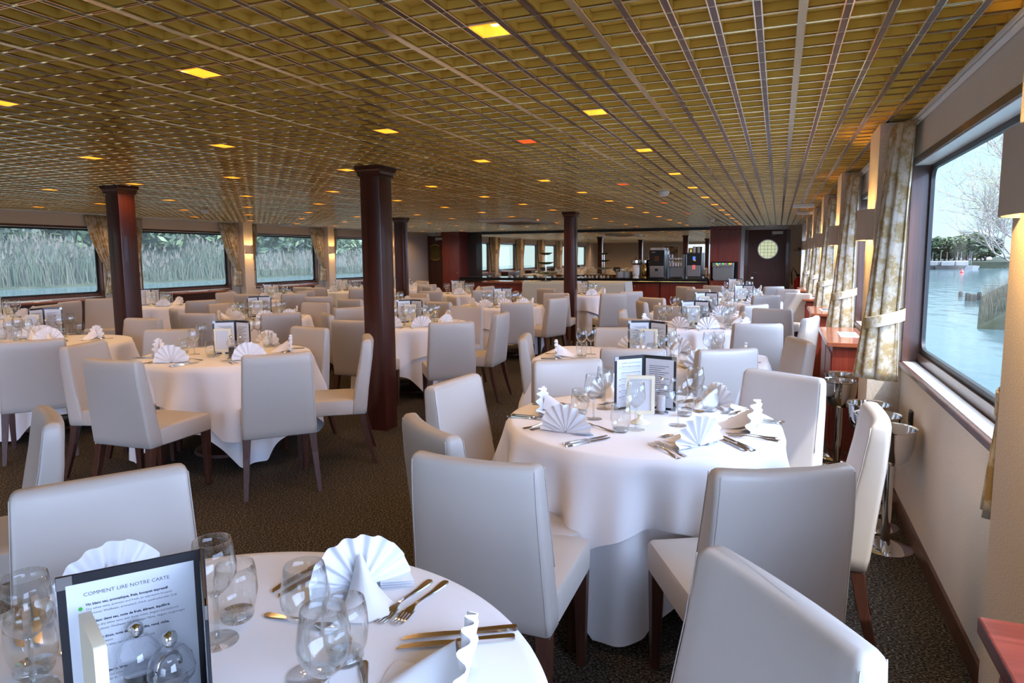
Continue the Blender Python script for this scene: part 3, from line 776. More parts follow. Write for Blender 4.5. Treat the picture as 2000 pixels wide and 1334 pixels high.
tumblerK = lathe_kind('water_tumbler', [
    ('body', [(.027, .012), (.033, .030), (.0355, .052), (.0345, .075), (.031, .097), (.0300, .097), (.0335, .075), (.0343, .052), (.032, .030), (.025, .014)], 'glass'),
    ('base', [(.0, .0), (.024, .0), (.0275, .006), (.027, .013), (.0, .010)], 'glassbase')], 'glass')
def flat(b, outline, zf, th):           # outline: (y, half width); zf(y): height
    rs = [[(-w, y, zf(y)), (w, y, zf(y)), (w*.8, y, zf(y)+th), (-w*.8, y, zf(y)+th)] for y, w in outline]; b.rings(rs)
def cutlery_kind(kind):
    b = MB(); hz = lambda y: .0012+.006*max(0, math.sin(PI*min(1, max(0, (y+.02)/.12))))
    handle = [(-.100, .005), (-.095, .0095), (-.080, .0098), (-.05, .0065), (-.01, .0036), (.025, .0034)]
    if kind == 'fork':
        flat(b, handle+[(.036, .006), (.046, .0115), (.058, .0125)], lambda y: .0014+.009*math.exp(-((y-.02)/.045)**2), .0022)
        for k in range(4):
            x = -.0108+.0072*k
            rs = [[(x-w, y, z), (x+w, y, z), (x+w, y, z+.0020), (x-w, y, z+.0020)] for y, w, z in ((.057, .0024, .0065), (.075, .0019, .0025), (.095, .0014, .003), (.102, .0008, .0055))]; b.rings(rs)
    elif kind == 'knife':
        flat(b, [(-.115, .006), (-.110, .0088), (-.07, .0085), (-.02, .0065), (-.005, .0075), (.0, .0055)], lambda y: .0012, .0065)
        b.rings([[(x0, y, .003), (x1, y, .0042), (x1, y, .0048), (x0, y, .0048)] for y, x0, x1 in ((.0, -.006, .007), (.03, -.006, .010), (.08, -.006, .0105), (.105, -.006, .006), (.115, -.006, -.004))])
    else:
        flat(b, handle, lambda y: .0014+.007*math.exp(-((y-.0)/.05)**2), .0022)
        rs = []
        for y, w, d in ((.022, .0034, 0), (.034, .010, .002), (.048, .0165, .0045), (.062, .0175, .005), (.076, .012, .003), (.083, .004, .001)):
            z = .0065
            rs.append([(w*math.cos(PI*j/8), y, z-d*math.sin(PI*j/8)) for j in range(9)]+[(w*.9*math.cos(PI*j/8), y, z+.0006-(d*.9)*math.sin(PI*j/8)) for j in range(8, -1, -1)])
        b.rings(rs)
    me = b.mesh(kind, 'cutlery', smooth=True)
    o = ob({'fork': 'dinner_fork', 'knife': 'dinner_knife', 'spoon': 'dessert_spoon'}[kind], me); tag(o, 'x', {'fork': 'fork', 'knife': 'knife', 'spoon': 'spoon'}[kind]); return Kind(o)
forkK, knifeK, spoonK = cutlery_kind('fork'), cutlery_kind('knife'), cutlery_kind('spoon')
napK = []
for me in NAP: napK.append(Kind(tag(ob('fan_napkin', me), 'x', 'napkin')))
def fmt(s): return s
SHORT = {'A': 'the foreground table', 'B': 'the wine cooler table', 'C': 'the long right table', 'D': 'the third right table', 'E': 'the fourth right table', 'F': 'the fifth right table', 'G': 'the farthest right table',
         'J': 'the near column table', 'K': 'the left edge table', 'L': 'the table behind the column', 'Mm': 'the middle table', 'Nn': 'the bar column table', 'P': 'the second left table', 'Q': 'the third left table',
         'R': 'the far left window table', 'Sx': 'the left column table', 'U': 'the nearest left window table', 'V': 'the red cabinet table', 'X': 'the hidden left table', 'Y': 'the left door table'}
def side_of(k, x, y):                   # where on its table, as the camera sees it
    t = TABLES[k]; d = Vector((x-t[0], y-t[1], 0)); v = Vector((t[0], t[1], 0)).normalized(); rt = Vector((v.y, -v.x, 0))
    a = math.degrees(math.atan2(d.dot(v), d.dot(rt))) % 360
    return ['right', 'back right', 'back', 'back left', 'left', 'front left', 'front', 'front right'][int((a+22.5)//45) % 8]
USED = {}
def uniq(base, where):                  # the same side twice: tell them apart by order towards the camera
    q = USED.get((base, where), 0); USED[(base, where)] = q+1
    return where if q == 0 else ['', 'more ', 'far ', 'outer ', 'inner ', 'extra '][min(q, 5)]+where
def setting(k, nx, ny, ang, full=2, nap=None, z=ZTAB):
    t = TABLES[k]; d = Vector((nx-t[0], ny-t[1], 0)); lim = rim(t, math.atan2(d.y, d.x))-.115
    if d.length > lim: nx, ny = t[0]+d.x*lim/d.length, t[1]+d.y*lim/d.length
    nap = ang if nap is None else nap
    """a place setting at world point nx, ny; ang: direction from the guest to the table centre"""
    c, s = math.cos(ang), math.sin(ang); F = Vector((c, s, 0)); Rr = Vector((s, -c, 0)); o = Vector((nx, ny, z)); tn = SHORT[k]
    wh = uniq('set'+k, side_of(k, nx, ny)); rz = ang-PI/2
    rr = random.Random(int(nx*977+ny*131))
    napK[rr.randrange(3)].put(o, nap-PI/2+rr.uniform(-.25, .25), 'white napkin folded as a fan, %s setting of %s' % (wh, tn), 'fan folded napkins')
    def fit(p):
        t = TABLES[k]; d = Vector((p.x-t[0], p.y-t[1], 0)); lim = rim(t, math.atan2(d.y, d.x))-.075
        return p if d.length <= lim else Vector((t[0], t[1], p.z))+d*(lim/d.length)
    if full >= 1:
        forkK.put(fit(o-Rr*.125), rz+.03, 'outer steel fork left of the napkin, %s setting of %s' % (wh, tn), 'forks')
        if full >= 2: forkK.put(fit(o-Rr*.16-F*.012), rz+.02, 'second steel fork left of the napkin, %s setting of %s' % (wh, tn), 'forks')
        knifeK.put(fit(o+Rr*.135), rz-.03, 'steel knife right of the napkin, %s setting of %s' % (wh, tn), 'knives')
        if full >= 2:
            knifeK.put(fit(o+Rr*.165-F*.01), rz-.02, 'outer steel knife beyond the first, %s setting of %s' % (wh, tn), 'knives')
            spoonK.put(o+F*.165+Rr*.01, rz+PI/2+.1, 'steel dessert spoon above the napkin, %s setting of %s' % (wh, tn), 'spoons')
def glasses(k, wine, tumb):
    tn = SHORT[k]
    for lst, K_, nm, g in ((wine, wineK, 'clear stemmed wine glass', 'wine glasses'), (tumb, tumblerK, 'clear rounded water tumbler', 'water tumblers')):
        for x, y in lst:
            wh = uniq(nm+k, side_of(k, x, y)); K_.put((x, y, ZTAB), rnd.random()*6, '%s, %s one on %s' % (nm, wh, tn), g)
def pix(L): return [tuple(atz(x, y, ZTAB)[:2]) for x, y in L]
def page_text(lines, w, parent, x0, ztop, y):
    dg = bpy.context.evaluated_depsgraph_get(); 
    for (txt, size, dx, dz, bold) in lines:
        cu = bpy.data.curves.new('printed_line', 'FONT'); cu.body = txt; cu.size = size; cu.resolution_u = 2; cu.offset = .00022 if bold else 0
        o = bpy.data.objects.new('printed_line', cu); COL.objects.link(o)
        dg = bpy.context.evaluated_depsgraph_get(); dg.update()
        me = bpy.data.meshes.new_from_object(o.evaluated_get(dg)); bpy.data.objects.remove(o); bpy.data.curves.remove(cu)
        xs = [v.co.x for v in me.vertices]; wid = max(xs) if xs else 1; k = min(1, (w-dx)/wid)
        for v in me.vertices: v.co = Vector((x0+dx+v.co.x*k, y, ztop-dz+v.co.y*k))
        me.materials.clear(); me.materials.append(M['ink']); ob('printed_line', me, parent)
CARTE = [('COMMENT LIRE NOTRE CARTE', .0085, .024, .030, 0)]
_z = .046
for b_, l1, l2 in (('Vin blanc sec, aromatique, frais, bouquet expressif.', 'Dry white wine, aromatic and fresh, an expressive bouquet', 'Trockener Weißwein, aromatisch, frisch, ausdrucksvoller Duft'),
                   ('Vin blanc demi sec, note de fruit, élégant, équilibré.', 'Medium dry white wine with fruity notes, elegant and balanced', 'Halbtrockener Weißwein mit fruchtiger Note, elegant, ausgewogen'),
                   ('Vin blanc doux, note de fruits confits, rond, riche,', 'belle expression', 'Sweet white wine, candied fruits, round, rich'),
                   ('Vin rosé', 'Rosé wine', 'Roséwein'), ('Vin rouge jeune, léger', 'Light young red wine', 'Junger leichter Rotwein'), ('Vin rouge', 'Red wine', 'Rotwein')):
    CARTE.append((b_, .0056, .026, _z, 1)); CARTE.append((l1, .0050, .026, _z+.0075, 0)); CARTE.append((l2, .0050, .026, _z+.0150, 0)); _z += .029
def menu(k, hinge, ang, opening, label, w=.165, h=.262, text=False, z=ZTAB):
    """standing open menu: hinge point, direction of the bisector of its leaves (pointing to the open side), half opening angle"""
    t = thing('menu_folder', label, 'menu', (hinge[0], hinge[1], z), ang)
    for s, nm in ((1, 'left'), (-1, 'right')):
        lf = MB(); m4 = Matrix.Rotation(s*opening, 4, 'Z')
        # local leaf frame: x along the leaf from the hinge, y normal, inner face at -s
        lf.box(0, -.002, 0, w, .002, h); lf.m = 1
        for (x0, z0) in ((w-.022, h-.022), (w-.022, 0)): lf.box(x0, -.0027, z0, w+.0006, .0027, z0+.022)
        lf.m = 0
        lf.xf(m4); cov = lf.obj('cover', ['blackleather', 'steel'], t, bevel=.0007, seg=1)
        pg = MB(); yi = -s*.0024; pg.box(.012, min(yi, yi-s*.0004), .012, w-.012, max(yi, yi-s*.0004), h-.016); pg.xf(m4); pgo = pg.obj('page', 'page', t)
        if s == -1 and text:
            # read from the inside: the page runs from the outer edge to the hinge
            q = ob('page_print', None, t); q.matrix_local = m4 @ Matrix.Translation((w, 0, 0)) @ Matrix.Rotation(PI, 4, 'Z')
            bpy.context.view_layer.update()
            page_text(CARTE, w-.030, q, .010, h-.008, -.0031)
            d = MB()
            for i, mt in enumerate((0, 1, 2, 2, 2, 2)): d.m = mt; d.lathe([(.0, 0), (.0028, 0), (.0028, .0003), (0, .0003)], 14, (0, 0, 0)); n0 = 28*0
            dd = MB()
            for i in range(6):
                dd.m = min(i, 2); zc = h-.008-.046-.029*i-.003
                dd.rings([[(.029+.003*math.cos(2*PI*j/14), y_, zc+.003*math.sin(2*PI*j/14)) for j in range(14)] for y_ in (-.0030, -.0033)])
            dd.obj('colour_dots', ['greendot', 'yellowdot', 'reddot'], q)
        else:
            ln = MB()
            for i in range(26 if s == -1 else 18):
                zc = h-.045-.0075*i if s == -1 else h-.05-.010*i; x0 = .03; x1 = w-.035-.02*((i*7) % 3)
                if s == -1 and i % 4 == 3: continue
                y_ = -s*.0031; ln.box(x0, min(y_, y_-s*.0002), zc-.0012, x1, max(y_, y_-s*.0002), zc+.0012)
            ln.xf(m4); ln.obj('printed_lines', 'ink', t)
    MB().box(-.004, -.005, 0, .004, .005, h).obj('spine', 'blackleather', t, bevel=.001, seg=1)
    return t
def frame_kind():
    t = thing('photo_stand', 'x', 'frame')
    w, h, z0 = .125, .172, .043
    b = MB(); o_ = rrect(w, h, .006, 3, 0, z0+h/2); i_ = rrect(w-.030, h-.030, .002, 3, 0, z0+h/2)
    b.rings([[(p[0], y, p[1]) for p in r] for r, y in ((i_, -.004), (i_, -.009), (o_, -.009), (o_, .007))], False, True); b.obj('frame', 'ivory', t, smooth=True)
    MB().box(-w/2+.014, -.0045, z0+.014, w/2-.014, -.003, z0+h-.014).obj('card', 'page', t)
    MB().lathe([(.0, .0), (.042, .0), (.042, .004), (.030, .012), (.014, .020), (.011, .032), (.018, .043), (.0, .044)], 28).obj('pedestal', 'ivory', t, smooth=True)
    return Kind(t)
frameK = frame_kind()
K12 = Matrix.Scale(1.2, 4)
def mill_kind(fill):
    t = thing('pepper_mill' if fill == 'pepper' else 'salt_mill', 'x', 'mill')
    MB().lathe([(.019, .006), (.019, .078), (.0175, .078), (.0175, .006)], 24).xf(K12).obj('body', 'acrylic', t, smooth=True)
    MB().lathe([(.0, .007), (.0170, .007), (.0170, .066), (.0, .069)], 20).xf(K12).obj('contents', fill, t, smooth=True)
    MB().lathe([(.0, .0), (.021, .0), (.021, .006), (.0, .006)], 24).xf(K12).obj('base', 'steel', t, smooth=True)
    MB().lathe([(.027, .080), (.029, .088), (.026, .104), (.017, .117), (.008, .121), (.0, .121)], 28).xf(K12).obj('dome', 'acrylic', t, smooth='all')
    MB().lathe([(.0, .119), (.004, .121), (.0085, .126), (.0098, .132), (.0075, .139), (.0, .142)], 20).xf(K12).obj('knob', 'chrome', t, smooth='all')
    return Kind(t)
pepK, salK = mill_kind('pepper'), mill_kind('salt')
def caddy_kind():
    t = thing('mill_caddy', 'x', 'caddy')
    MB().prism(rrect(.142, .070, .034, 6), 0, .004).obj('tray', 'steel', t, bevel=.001)
    MB().tube([(0, .0, .004), (0, 0, .090)]+[(0, .024*(1-math.cos(a*PI/8)), .090+.024*math.sin(a*PI/8)) for a in range(1, 9)]+[(0, .048, .085)], .0035, 8).obj('handle', 'chrome', t, smooth='all')
    return Kind(t)
cadK = caddy_kind()
def centre(k, mpos, mang, mopen, fpos, fang, spos=None, sang=0, text=False):
    tn = SHORT[k]
    if mpos: menu(k, mpos, mang, mopen, 'open black menu folder with white pages standing on '+tn, text=text)
    if fpos: frameK.put((fpos[0], fpos[1], ZTAB), fang, 'ivory table frame on a round foot, on '+tn, 'ivory table frames')
    if spos:
        d = Vector((math.cos(sang), math.sin(sang), 0))*.0355
        cadK.put((spos[0], spos[1], ZTAB), sang, 'steel tray with a loop handle between two mills on '+tn, 'mill trays')
        pepK.put((spos[0]-d.x, spos[1]-d.y, ZTAB+.004), 0, 'clear pepper mill with a chrome knob on '+tn, 'pepper mills')
        salK.put((spos[0]+d.x, spos[1]+d.y, ZTAB+.004), 0, 'clear salt mill with a chrome knob on '+tn, 'salt mills')
def toc(k, p): return math.atan2(TABLES[k][1]-p[1], TABLES[k][0]-p[0])
# the wine cooler table
for px_, py_ in ((1105, 846), (1365, 872), (1473, 838), (1405, 793), (1062, 803), (1182, 770)):
    p = atz(px_, py_, ZTAB); setting('B', p.x, p.y, toc('B', p), 2, None if px_ != 1105 else 1.55)
glasses('B', pix([(1159, 818), (1181, 798), (1241, 839), (1324, 831), (1357, 799)]), pix([(1133, 808), (1212, 843), (1386, 803), (1337, 812)]))
p = atz(1256, 795, ZTAB); q = atz(1250, 826, ZTAB); r_ = atz(1276, 806, ZTAB)
vdir = math.atan2(-p.y, -p.x)
centre('B', p, vdir+.1, math.radians(62), q, math.radians(12), r_, math.radians(15), text=True)
# the foreground table
p = atz(392, 1075, 1.012); q = atz(108, 1132, 1.012)
dl = Vector((q.x-p.x, q.y-p.y, 0)); LW_ = dl.length; la = math.atan2(dl.y, dl.x)
fp = atz(185, 1400, ZTAB)
bis = (la+math.radians(-41))/2; ho = abs(math.radians(-41)-la)/2
menu('A', (p.x, p.y), bis, ho, 'large open black menu folder headed in capitals, in the left foreground', w=LW_, text=True)
f0, f1 = atz(163, 1194, .9675), atz(197, 1272, .9675)
fc = (f0+f1)/2; fa = math.atan2(f1.y-f0.y, f1.x-f0.x)
d = Vector((f1.x-f0.x, f1.y-f0.y, 0)).normalized()*.0625
fc = Vector((f0.x+d.x, f0.y+d.y, 0))
m0, m1 = atz(255, 1222, ZTAB+.166), atz(341, 1245, ZTAB+.166)
mc = (m0+m1)/2
centre('A', None, 0, 0, fc, fa+PI, mc, math.atan2(m1.y-m0.y, m1.x-m0.x))
for px_, py_, dv in ((215, 1160, None), (705, 1150, -.95), (905, 1345, None)):
    q = atz(px_, py_, ZTAB); setting('A', q.x, q.y, toc('A', q), 2, dv)
glasses('A', pix([(425, 1252), (603, 1318), (640, 1430), (66, 1345)]), pix([(464, 1208), (676, 1290), (68, 1312)]))
# the table left of the near column
for px_, py_ in ((312, 694), (335, 709), (487, 703), (566, 686), (541, 671)):
    q = atz(px_, py_, ZTAB); setting('J', q.x, q.y, toc('J', q), 2 if py_ > 690 else 1, 2.2 if px_ in (335, 487) else None)
glasses('J', pix([(380, 692), (428, 695), (490, 668), (505, 666), (395, 678)]), pix([(360, 690), (413, 697), (523, 678), (450, 676)]))
q = atz(437, 697, ZTAB)
centre('J', atz(463, 690, ZTAB), math.atan2(-3.9, 3.97)-.5, math.radians(66), q, math.radians(20), atz(462, 700, ZTAB), .3)
# the table at the left edge
for px_, py_ in ((95, 668), (188, 661), (60, 640), (20, 650)):
    q = atz(px_, py_, ZTAB); setting('K', q.x, q.y, toc('K', q), 1)
glasses('K', pix([(20, 668), (36, 660), (56, 667), (117, 655), (140, 652)]), pix([(34, 668), (124, 660), (156, 652), (4, 664)]))
centre('K', atz(88, 652, ZTAB), -.35, math.radians(60), atz(66, 658, ZTAB), math.radians(25), atz(85, 658, ZTAB), .3)
# the other tables: a setting before each chair, glasses and a menu in the middle
def dress(k, full, want, mside=0, second=True):
    t = TABLES[k]; angs = [math.atan2(y-t[1], x-t[0]) for x, y in t[4]]
    for a_ in list(angs):
        pass
    out = []
    for a_ in angs:
        if all(abs((a_-b_+PI) % (2*PI)-PI) > .5 for b_ in out): out.append(a_)
    c0 = math.atan2(-t[1], -t[0])
    for q in range(48):
        if len(out) >= want: break
        a_ = c0+q*.41
        if all(abs((a_-b_+PI) % (2*PI)-PI) > .78 for b_ in out): out.append(a_)
    wine, tumb = [], []
    for i, a_ in enumerate(out[:want]):
        R = rim(t, a_); c, s = math.cos(a_), math.sin(a_)
        setting(k, t[0]+(R-.155)*c, t[1]+(R-.155)*s, a_+PI, full)
        R2 = R-.335
        wine.append((t[0]+R2*c+.06*s, t[1]+R2*s-.06*c)); wine.append((t[0]+(R2-.055)*c+.10*s, t[1]+(R2-.055)*s-.10*c)) if not second or i % 2 else None; tumb.append((t[0]+(R2-.0)*c-.035*s, t[1]+R2*s+.035*c))
        if second and i % 2 == 0: wine.append((t[0]+(R2-.07)*c+.12*s, t[1]+(R2-.07)*s-.12*c))
    glasses(k, wine, tumb)
    v = Vector((-t[0], -t[1], 0)).normalized(); a_ = math.atan2(v.y, v.x)+mside
    o = Vector((t[0], t[1], 0))
    rt = Vector((-v.y, v.x, 0))
    centre(k, o-v*.10, a_, math.radians(62), o+v*.055-rt*.01, a_+PI/2, o-v*.01+rt*.085 if full else None, a_+PI/2)
dress('C', 1, 6, -.25); dress('L', 1, 6, -.2); dress('D', 1, 6, .1)
for k in ('E', 'F', 'Mm', 'P'): dress(k, 1, 6, .2)
for k in ('G', 'Nn', 'Q', 'X', 'V', 'Sx', 'U', 'R', 'Y'): dress(k, 0, 5, -.3, False)
# ------------------------------------------------------------------ the bar wall
def fx(px_, Y=YF): return aty(px_, 500, Y).x
xm0, xm1, xc1 = fx(942), fx(1388), fx(1444)
t = thing('bar_mirror', 'wide mirror on the far wall behind the bar', 'mirror', (0, YF, 0))
MB().box(xm0, -.012, .80, xm1, -.002, 2.17).obj('mirror_glass', 'mirror', t)
MB().box(xm0, -.03, 2.17, xm1, -.002, H-.002).obj('top_band', 'black', t)
BT = .845
t = thing('bar_counter', 'long black granite bar top with a brass front rail', 'counter', (0, 0, 0))
MB().box(xm0-.75, 18.33, BT-.035, xm1, YF-.015, BT).obj('counter_top', 'granite', t, bevel=.004)
MB().box(xm0-.75, 18.37, BT-.125, xm1, 18.40, BT-.036).obj('fascia', 'black', t)
MB().tube([(xm0-.72, 18.345, BT-.085), (xm1-.02, 18.345, BT-.085)], .014, 10).obj('rail', 'brass', t, smooth='all')
xs = [xm0-.75+(xm1-xm0+.75)*i/6 for i in range(7)]
for i, (a, b) in enumerate(zip(xs, xs[1:])):
    t = thing('bar_cabinet', 'red wooden bar cupboard under the counter, %s from the left' % ORD[i], 'cabinet', ((a+b)/2, 18.40, 0), 0, 'bar cupboards'); hw = (b-a)/2
    MB().box(-hw+.012, .03, .0, hw-.012, .55, BT-.127).obj('body', 'cabinet', t)
    for s in (-1, 1):
        d = MB().box(min(.006*s, s*(hw-.02)), .008, .06, max(.006*s, s*(hw-.02)), .029, BT-.135).obj('door', 'cabinet', t, bevel=.003)
        MB().lathe([(.0, 0), (.012, .004), (.014, .014), (.0, .02)], 12).xf(Matrix.Translation((.05*s, .008, BT-.22)) @ Matrix.Rotation(PI/2, 4, 'X')).obj('knob', 'brass', d, smooth=True)
# tall cupboard with the drinks dispenser
t = thing('tall_cabinet', 'tall red wooden cupboard with a niche for the drinks dispenser', 'cabinet', ((xm1+xc1)/2+.03, 18.42, 0)); hw = (xc1-xm1)/2-.0
MB().box(-hw, 0, 1.30, hw, .57, H-.10).obj('upper_body', 'cabinet', t, bevel=.003)
MB().box(-hw-.012, -.012, H-.098, hw+.012, .575, H-.002).obj('cornice', 'cabinet', t, bevel=.003)
b = MB(); b.box(-hw, 0, .80, -hw+.03, .57, 1.299); b.box(hw-.03, 0, .80, hw, .57, 1.299); b.box(-hw+.031, .54, .80, hw-.031, .57, 1.299)
b.obj('niche', 'cabinet', t); MB().box(-hw+.032, .50, .802, hw-.032, .538, 1.298).obj('niche_lining', 'black', t)
MB().box(-hw, 0, 0, hw, .57, .799).obj('lower_body', 'cabinet', t)
d = MB().box(-hw+.01, -.018, .06, hw-.01, -.001, .775).obj('door', 'cabinet', t, bevel=.003)
MB().lathe([(.0, 0), (.012, .004), (.014, .014), (.0, .02)], 12).xf(Matrix.Translation((-hw+.07, -.018, .70)) @ Matrix.Rotation(PI/2, 4, 'X')).obj('knob', 'brass', d, smooth=True)
t2 = thing('drinks_dispenser', 'steel soft drinks dispenser with coloured lights in the cupboard niche', 'dispenser', (t.location.x-.03, 18.46, .803))
MB().box(-.27, .04, .04, .27, .40, .45).obj('body', 'steel', t2, bevel=.006)
MB().box(-.28, -.02, .36, .28, .10, .475).obj('head', 'steel', t2, bevel=.008)
MB().box(-.235, -.06, 0, .235, .05, .05).obj('drip_tray', 'steel', t2, bevel=.004)
GL = [('lime_light', (.15, .9, .1)), ('blue_light', (.15, .4, .9)), ('orange_light', (1, .4, .05)), ('pink_light', (.6, .1, .25))]
for n, c in GL: M[n] = mat(n, c, .4, emit=c, es=.8)
for i, (n, x) in enumerate((('lime_light', -.16), ('blue_light', -.09), ('lime_light', .0), ('pink_light', .06), ('lime_light', .16), ('orange_light', .20), ('orange_light', -.13))):
    MB().box(x-.022, -.024, .425 if i < 6 else .395, x+.022, -.0205, .46 if i < 6 else .42).obj('indicator', n, t2)
for x in (-.16, -.08, .0, .15): MB().tube([(x, -.005, .359), (x, -.005, .32)], .008, 8).obj('spout', 'chrome', t2, smooth='all')
# coffee machines and what stands on the bar
def onbar(px_, y=18.72): return fx(px_, y)
Yb = 18.72
t = thing('coffee_machine', 'black coffee machine with white script and a grey lower front', 'coffee machine', (onbar(1285), Yb, BT+.001))
MB().box(-.21, -.18, 0, .21, .22, .78).obj('body', 'black', t, bevel=.01)
MB().box(-.185, -.19, .03, .185, -.181, .34).obj('lower_panel', 'steel', t, bevel=.003)
MB().box(-.045, -.22, .20, .045, -.191, .27).obj('spout', 'black', t, bevel=.004)
MB().box(-.19, -.15, .781, .19, .20, .85).obj('bean_hopper', 'white', t, bevel=.01)
MB().box(-.06, -.188, .47, .06, -.1815, .62).obj('picture_panel', 'bar', t)
lg = MB(); lg.tube([(-.15+.006*i, -.1835, .725+.012*math.sin(i*1.4)*(1 if i % 4 else 1.6)) for i in range(19)], .0035, 5); lg.obj('script_mark', 'white', t, smooth='all')
t = thing('cup_rack', 'dark grey rack of stacked white cups beside the coffee machine', 'rack', (onbar(1321), Yb, BT+.001))
for s in (-1, 1): MB().box(s*.20-.015, -.14, 0, s*.20+.015, .18, .66).obj('side_panel', 'slate', t, bevel=.004)
for z in (.02, .31, .49): MB().box(-.183, -.13, z, .183, .17, z+.014).obj('shelf', 'darkgrey', t)
MB().box(-.18, .155, .035, .18, .168, .30).obj('back_panel', 'steel', t)
cup = MB().lathe([(.0, .0), (.020, .0), (.030, .03), (.034, .055), (.031, .055), (.027, .03), (.0, .006)], 18).mesh('cup', 'china', smooth=True)
n = 0
for zi, (z, st) in enumerate(((.3245, 2), (.5045, 1))):
    for i in range(5):
        for q in range(st):
            o = ob('coffee_cup', cup, None, (t.location.x-.145+.0725*i, Yb-.08, BT+.001+z+.056*q)); n += 1
            tag(o, 'white coffee cup, %s from the left, %s of the grey rack' % (ORD[i], ('lower shelf bottom', 'lower shelf top', 'upper shelf')[zi*2+q]), 'cup', 'white cups on the rack')
M['screen'] = mat('blue_screen', (.02, .05, .2), .3, emit=(.10, .22, .8), es=.9); M['screen2'] = mat('orange_screen', (.3, .1, .02), .3, emit=(1, .4, .03), es=.9)
M['redlight'] = mat('red_light', (.6, .05, .05), .3, emit=(1, .15, .15), es=.7)
t = thing('coffee_machine', 'black and steel coffee machine with a blue lit screen', 'coffee machine', (onbar(1357), Yb, BT+.001))
MB().box(-.19, -.16, .04, .20, .22, .70).obj('body', 'black', t, bevel=.008)
MB().box(-.175, -.17, .06, .175, -.161, .36).obj('lower_panel', 'steel', t, bevel=.003)
MB().box(-.185, -.19, .38, .185, -.161, .69).obj('display_panel', 'black', t, bevel=.004)
MB().box(-.03, -.193, .50, .04, -.1905, .60).obj('screen', 'screen', t); MB().box(.0, -.1935, .48, .05, -.191, .498).obj('price_light', 'screen2', t)
for s in (-1, 1): MB().box(s*.022-.012, -.195, .25, s*.022+.012, -.171, .37).obj('spout', 'redlight', t, bevel=.003)
MB().box(-.16, -.20, .0, .16, .20, .039).obj('base', 'darkgrey', t)
for x, z in ((-.02, .701), (.10, .701)): MB().lathe([(.0, 0), (.035, 0), (.038, .17), (.0, .172)], 18, (x, 0, z)).obj('bean_container', 'china', t, smooth=True)
MB().lathe([(.0, 0), (.055, 0), (.06, .05), (.05, .13), (.0, .135)], 18, (-.12, 0, .701)).obj('lid', 'brass', t, smooth=True)
for px_, lb, mt in ((1245, 'white porcelain hot drink urn with a chrome top and tap', 'china'), (1256, 'brass coloured hot drink urn beside the porcelain one', 'brass')):
    t = thing('drink_urn', lb, 'urn', (onbar(px_)-(.02 if px_ < 1250 else -.05), Yb+(-.10 if px_ < 1250 else .12), BT+.001))
    MB().lathe([(.0, 0), (.09, 0), (.09, .03), (.075, .05), (.10, .12), (.105, .28), (.085, .37), (.0, .375)], 28).obj('body', mt, t, smooth=True)
    MB().lathe([(.0, .376), (.09, .376), (.10, .40), (.10, .43), (.085, .44), (.085, .50), (.04, .53), (.0, .535)], 24).obj('top', 'chrome', t, smooth=True)
    MB().lathe([(.0, .535), (.010, .537), (.008, .57), (.016, .59), (.0, .60)], 12).obj('knob', 'black', t, smooth=True)
    for s in (-1, 1): MB().tube([(s*.095, 0, .40), (s*.14, 0, .41), (s*.14, 0, .47), (s*.10, 0, .48)], .010, 8).obj('handle', 'black', t, smooth='all')
    MB().tube([(0, -.09, .10), (0, -.15, .10), (0, -.15, .06)], .010, 8).obj('tap', 'brass', t, smooth='all')
t = thing('jar_stand', 'small wire stand of glass jars at the right end of the bar', 'caddy', (onbar(1381)-.04, Yb-.1, BT+.001))
for x in (-.05, .05): MB().lathe([(.0, 0), (.035, 0), (.038, .09), (.03, .11), (.0, .112)], 16, (x, 0, .006)).obj('jar', 'acrylic', t, smooth=True)
MB().box(-.1, -.05, 0, .1, .05, .005).obj('tray', 'black', t); MB().tube([(0, 0, .005), (0, 0, .20), (.03, 0, .23), (0, 0, .25), (-.03, 0, .23), (0, 0, .20)], .006, 6).obj('handle', 'black', t, smooth='all')
plate = MB().lathe([(.0, 0), (.06, 0), (.115, .012), (.118, .016), (.112, .016), (.06, .005), (.0, .005)], 28).mesh('plate', 'china', smooth=True)
for st, (px_, yy) in enumerate(((1213, 18.58), (1224, 18.72))):
    for i in range(14): tag(ob('dinner_plate', plate, None, (onbar(px_), yy, BT+.001+.0125*i)), 'white plate in the %s stack on the bar, %s from the bottom' % (('left', 'right')[st], (ORD+['thirteenth', 'fourteenth'])[i]), 'plate', 'stacked white plates')
bowlm = MB().lathe([(.0, 0), (.03, 0), (.05, .03), (.058, .055), (.054, .055), (.046, .03), (.0, .006)], 20).mesh('bowl', 'china', smooth=True)
for i in range(9):
    x = onbar(960)+i*.30+rnd.uniform(-.05, .05); tag(ob('white_bowl', bowlm, None, (x, 18.6+rnd.uniform(-.05, .1), BT+.001)), 'small white bowl on the bar before the mirror, %s from the left' % ORD[i], 'bowl', 'white bowls on the bar')
for i in range(8):
    x = onbar(1135)+i*.115; tag(ob('white_cup', cup, None, (x, 18.72+.05*(i % 3), BT+.001)), 'white cup on the bar right of the column, %s from the left' % ORD[i], 'cup', 'white cups on the bar')
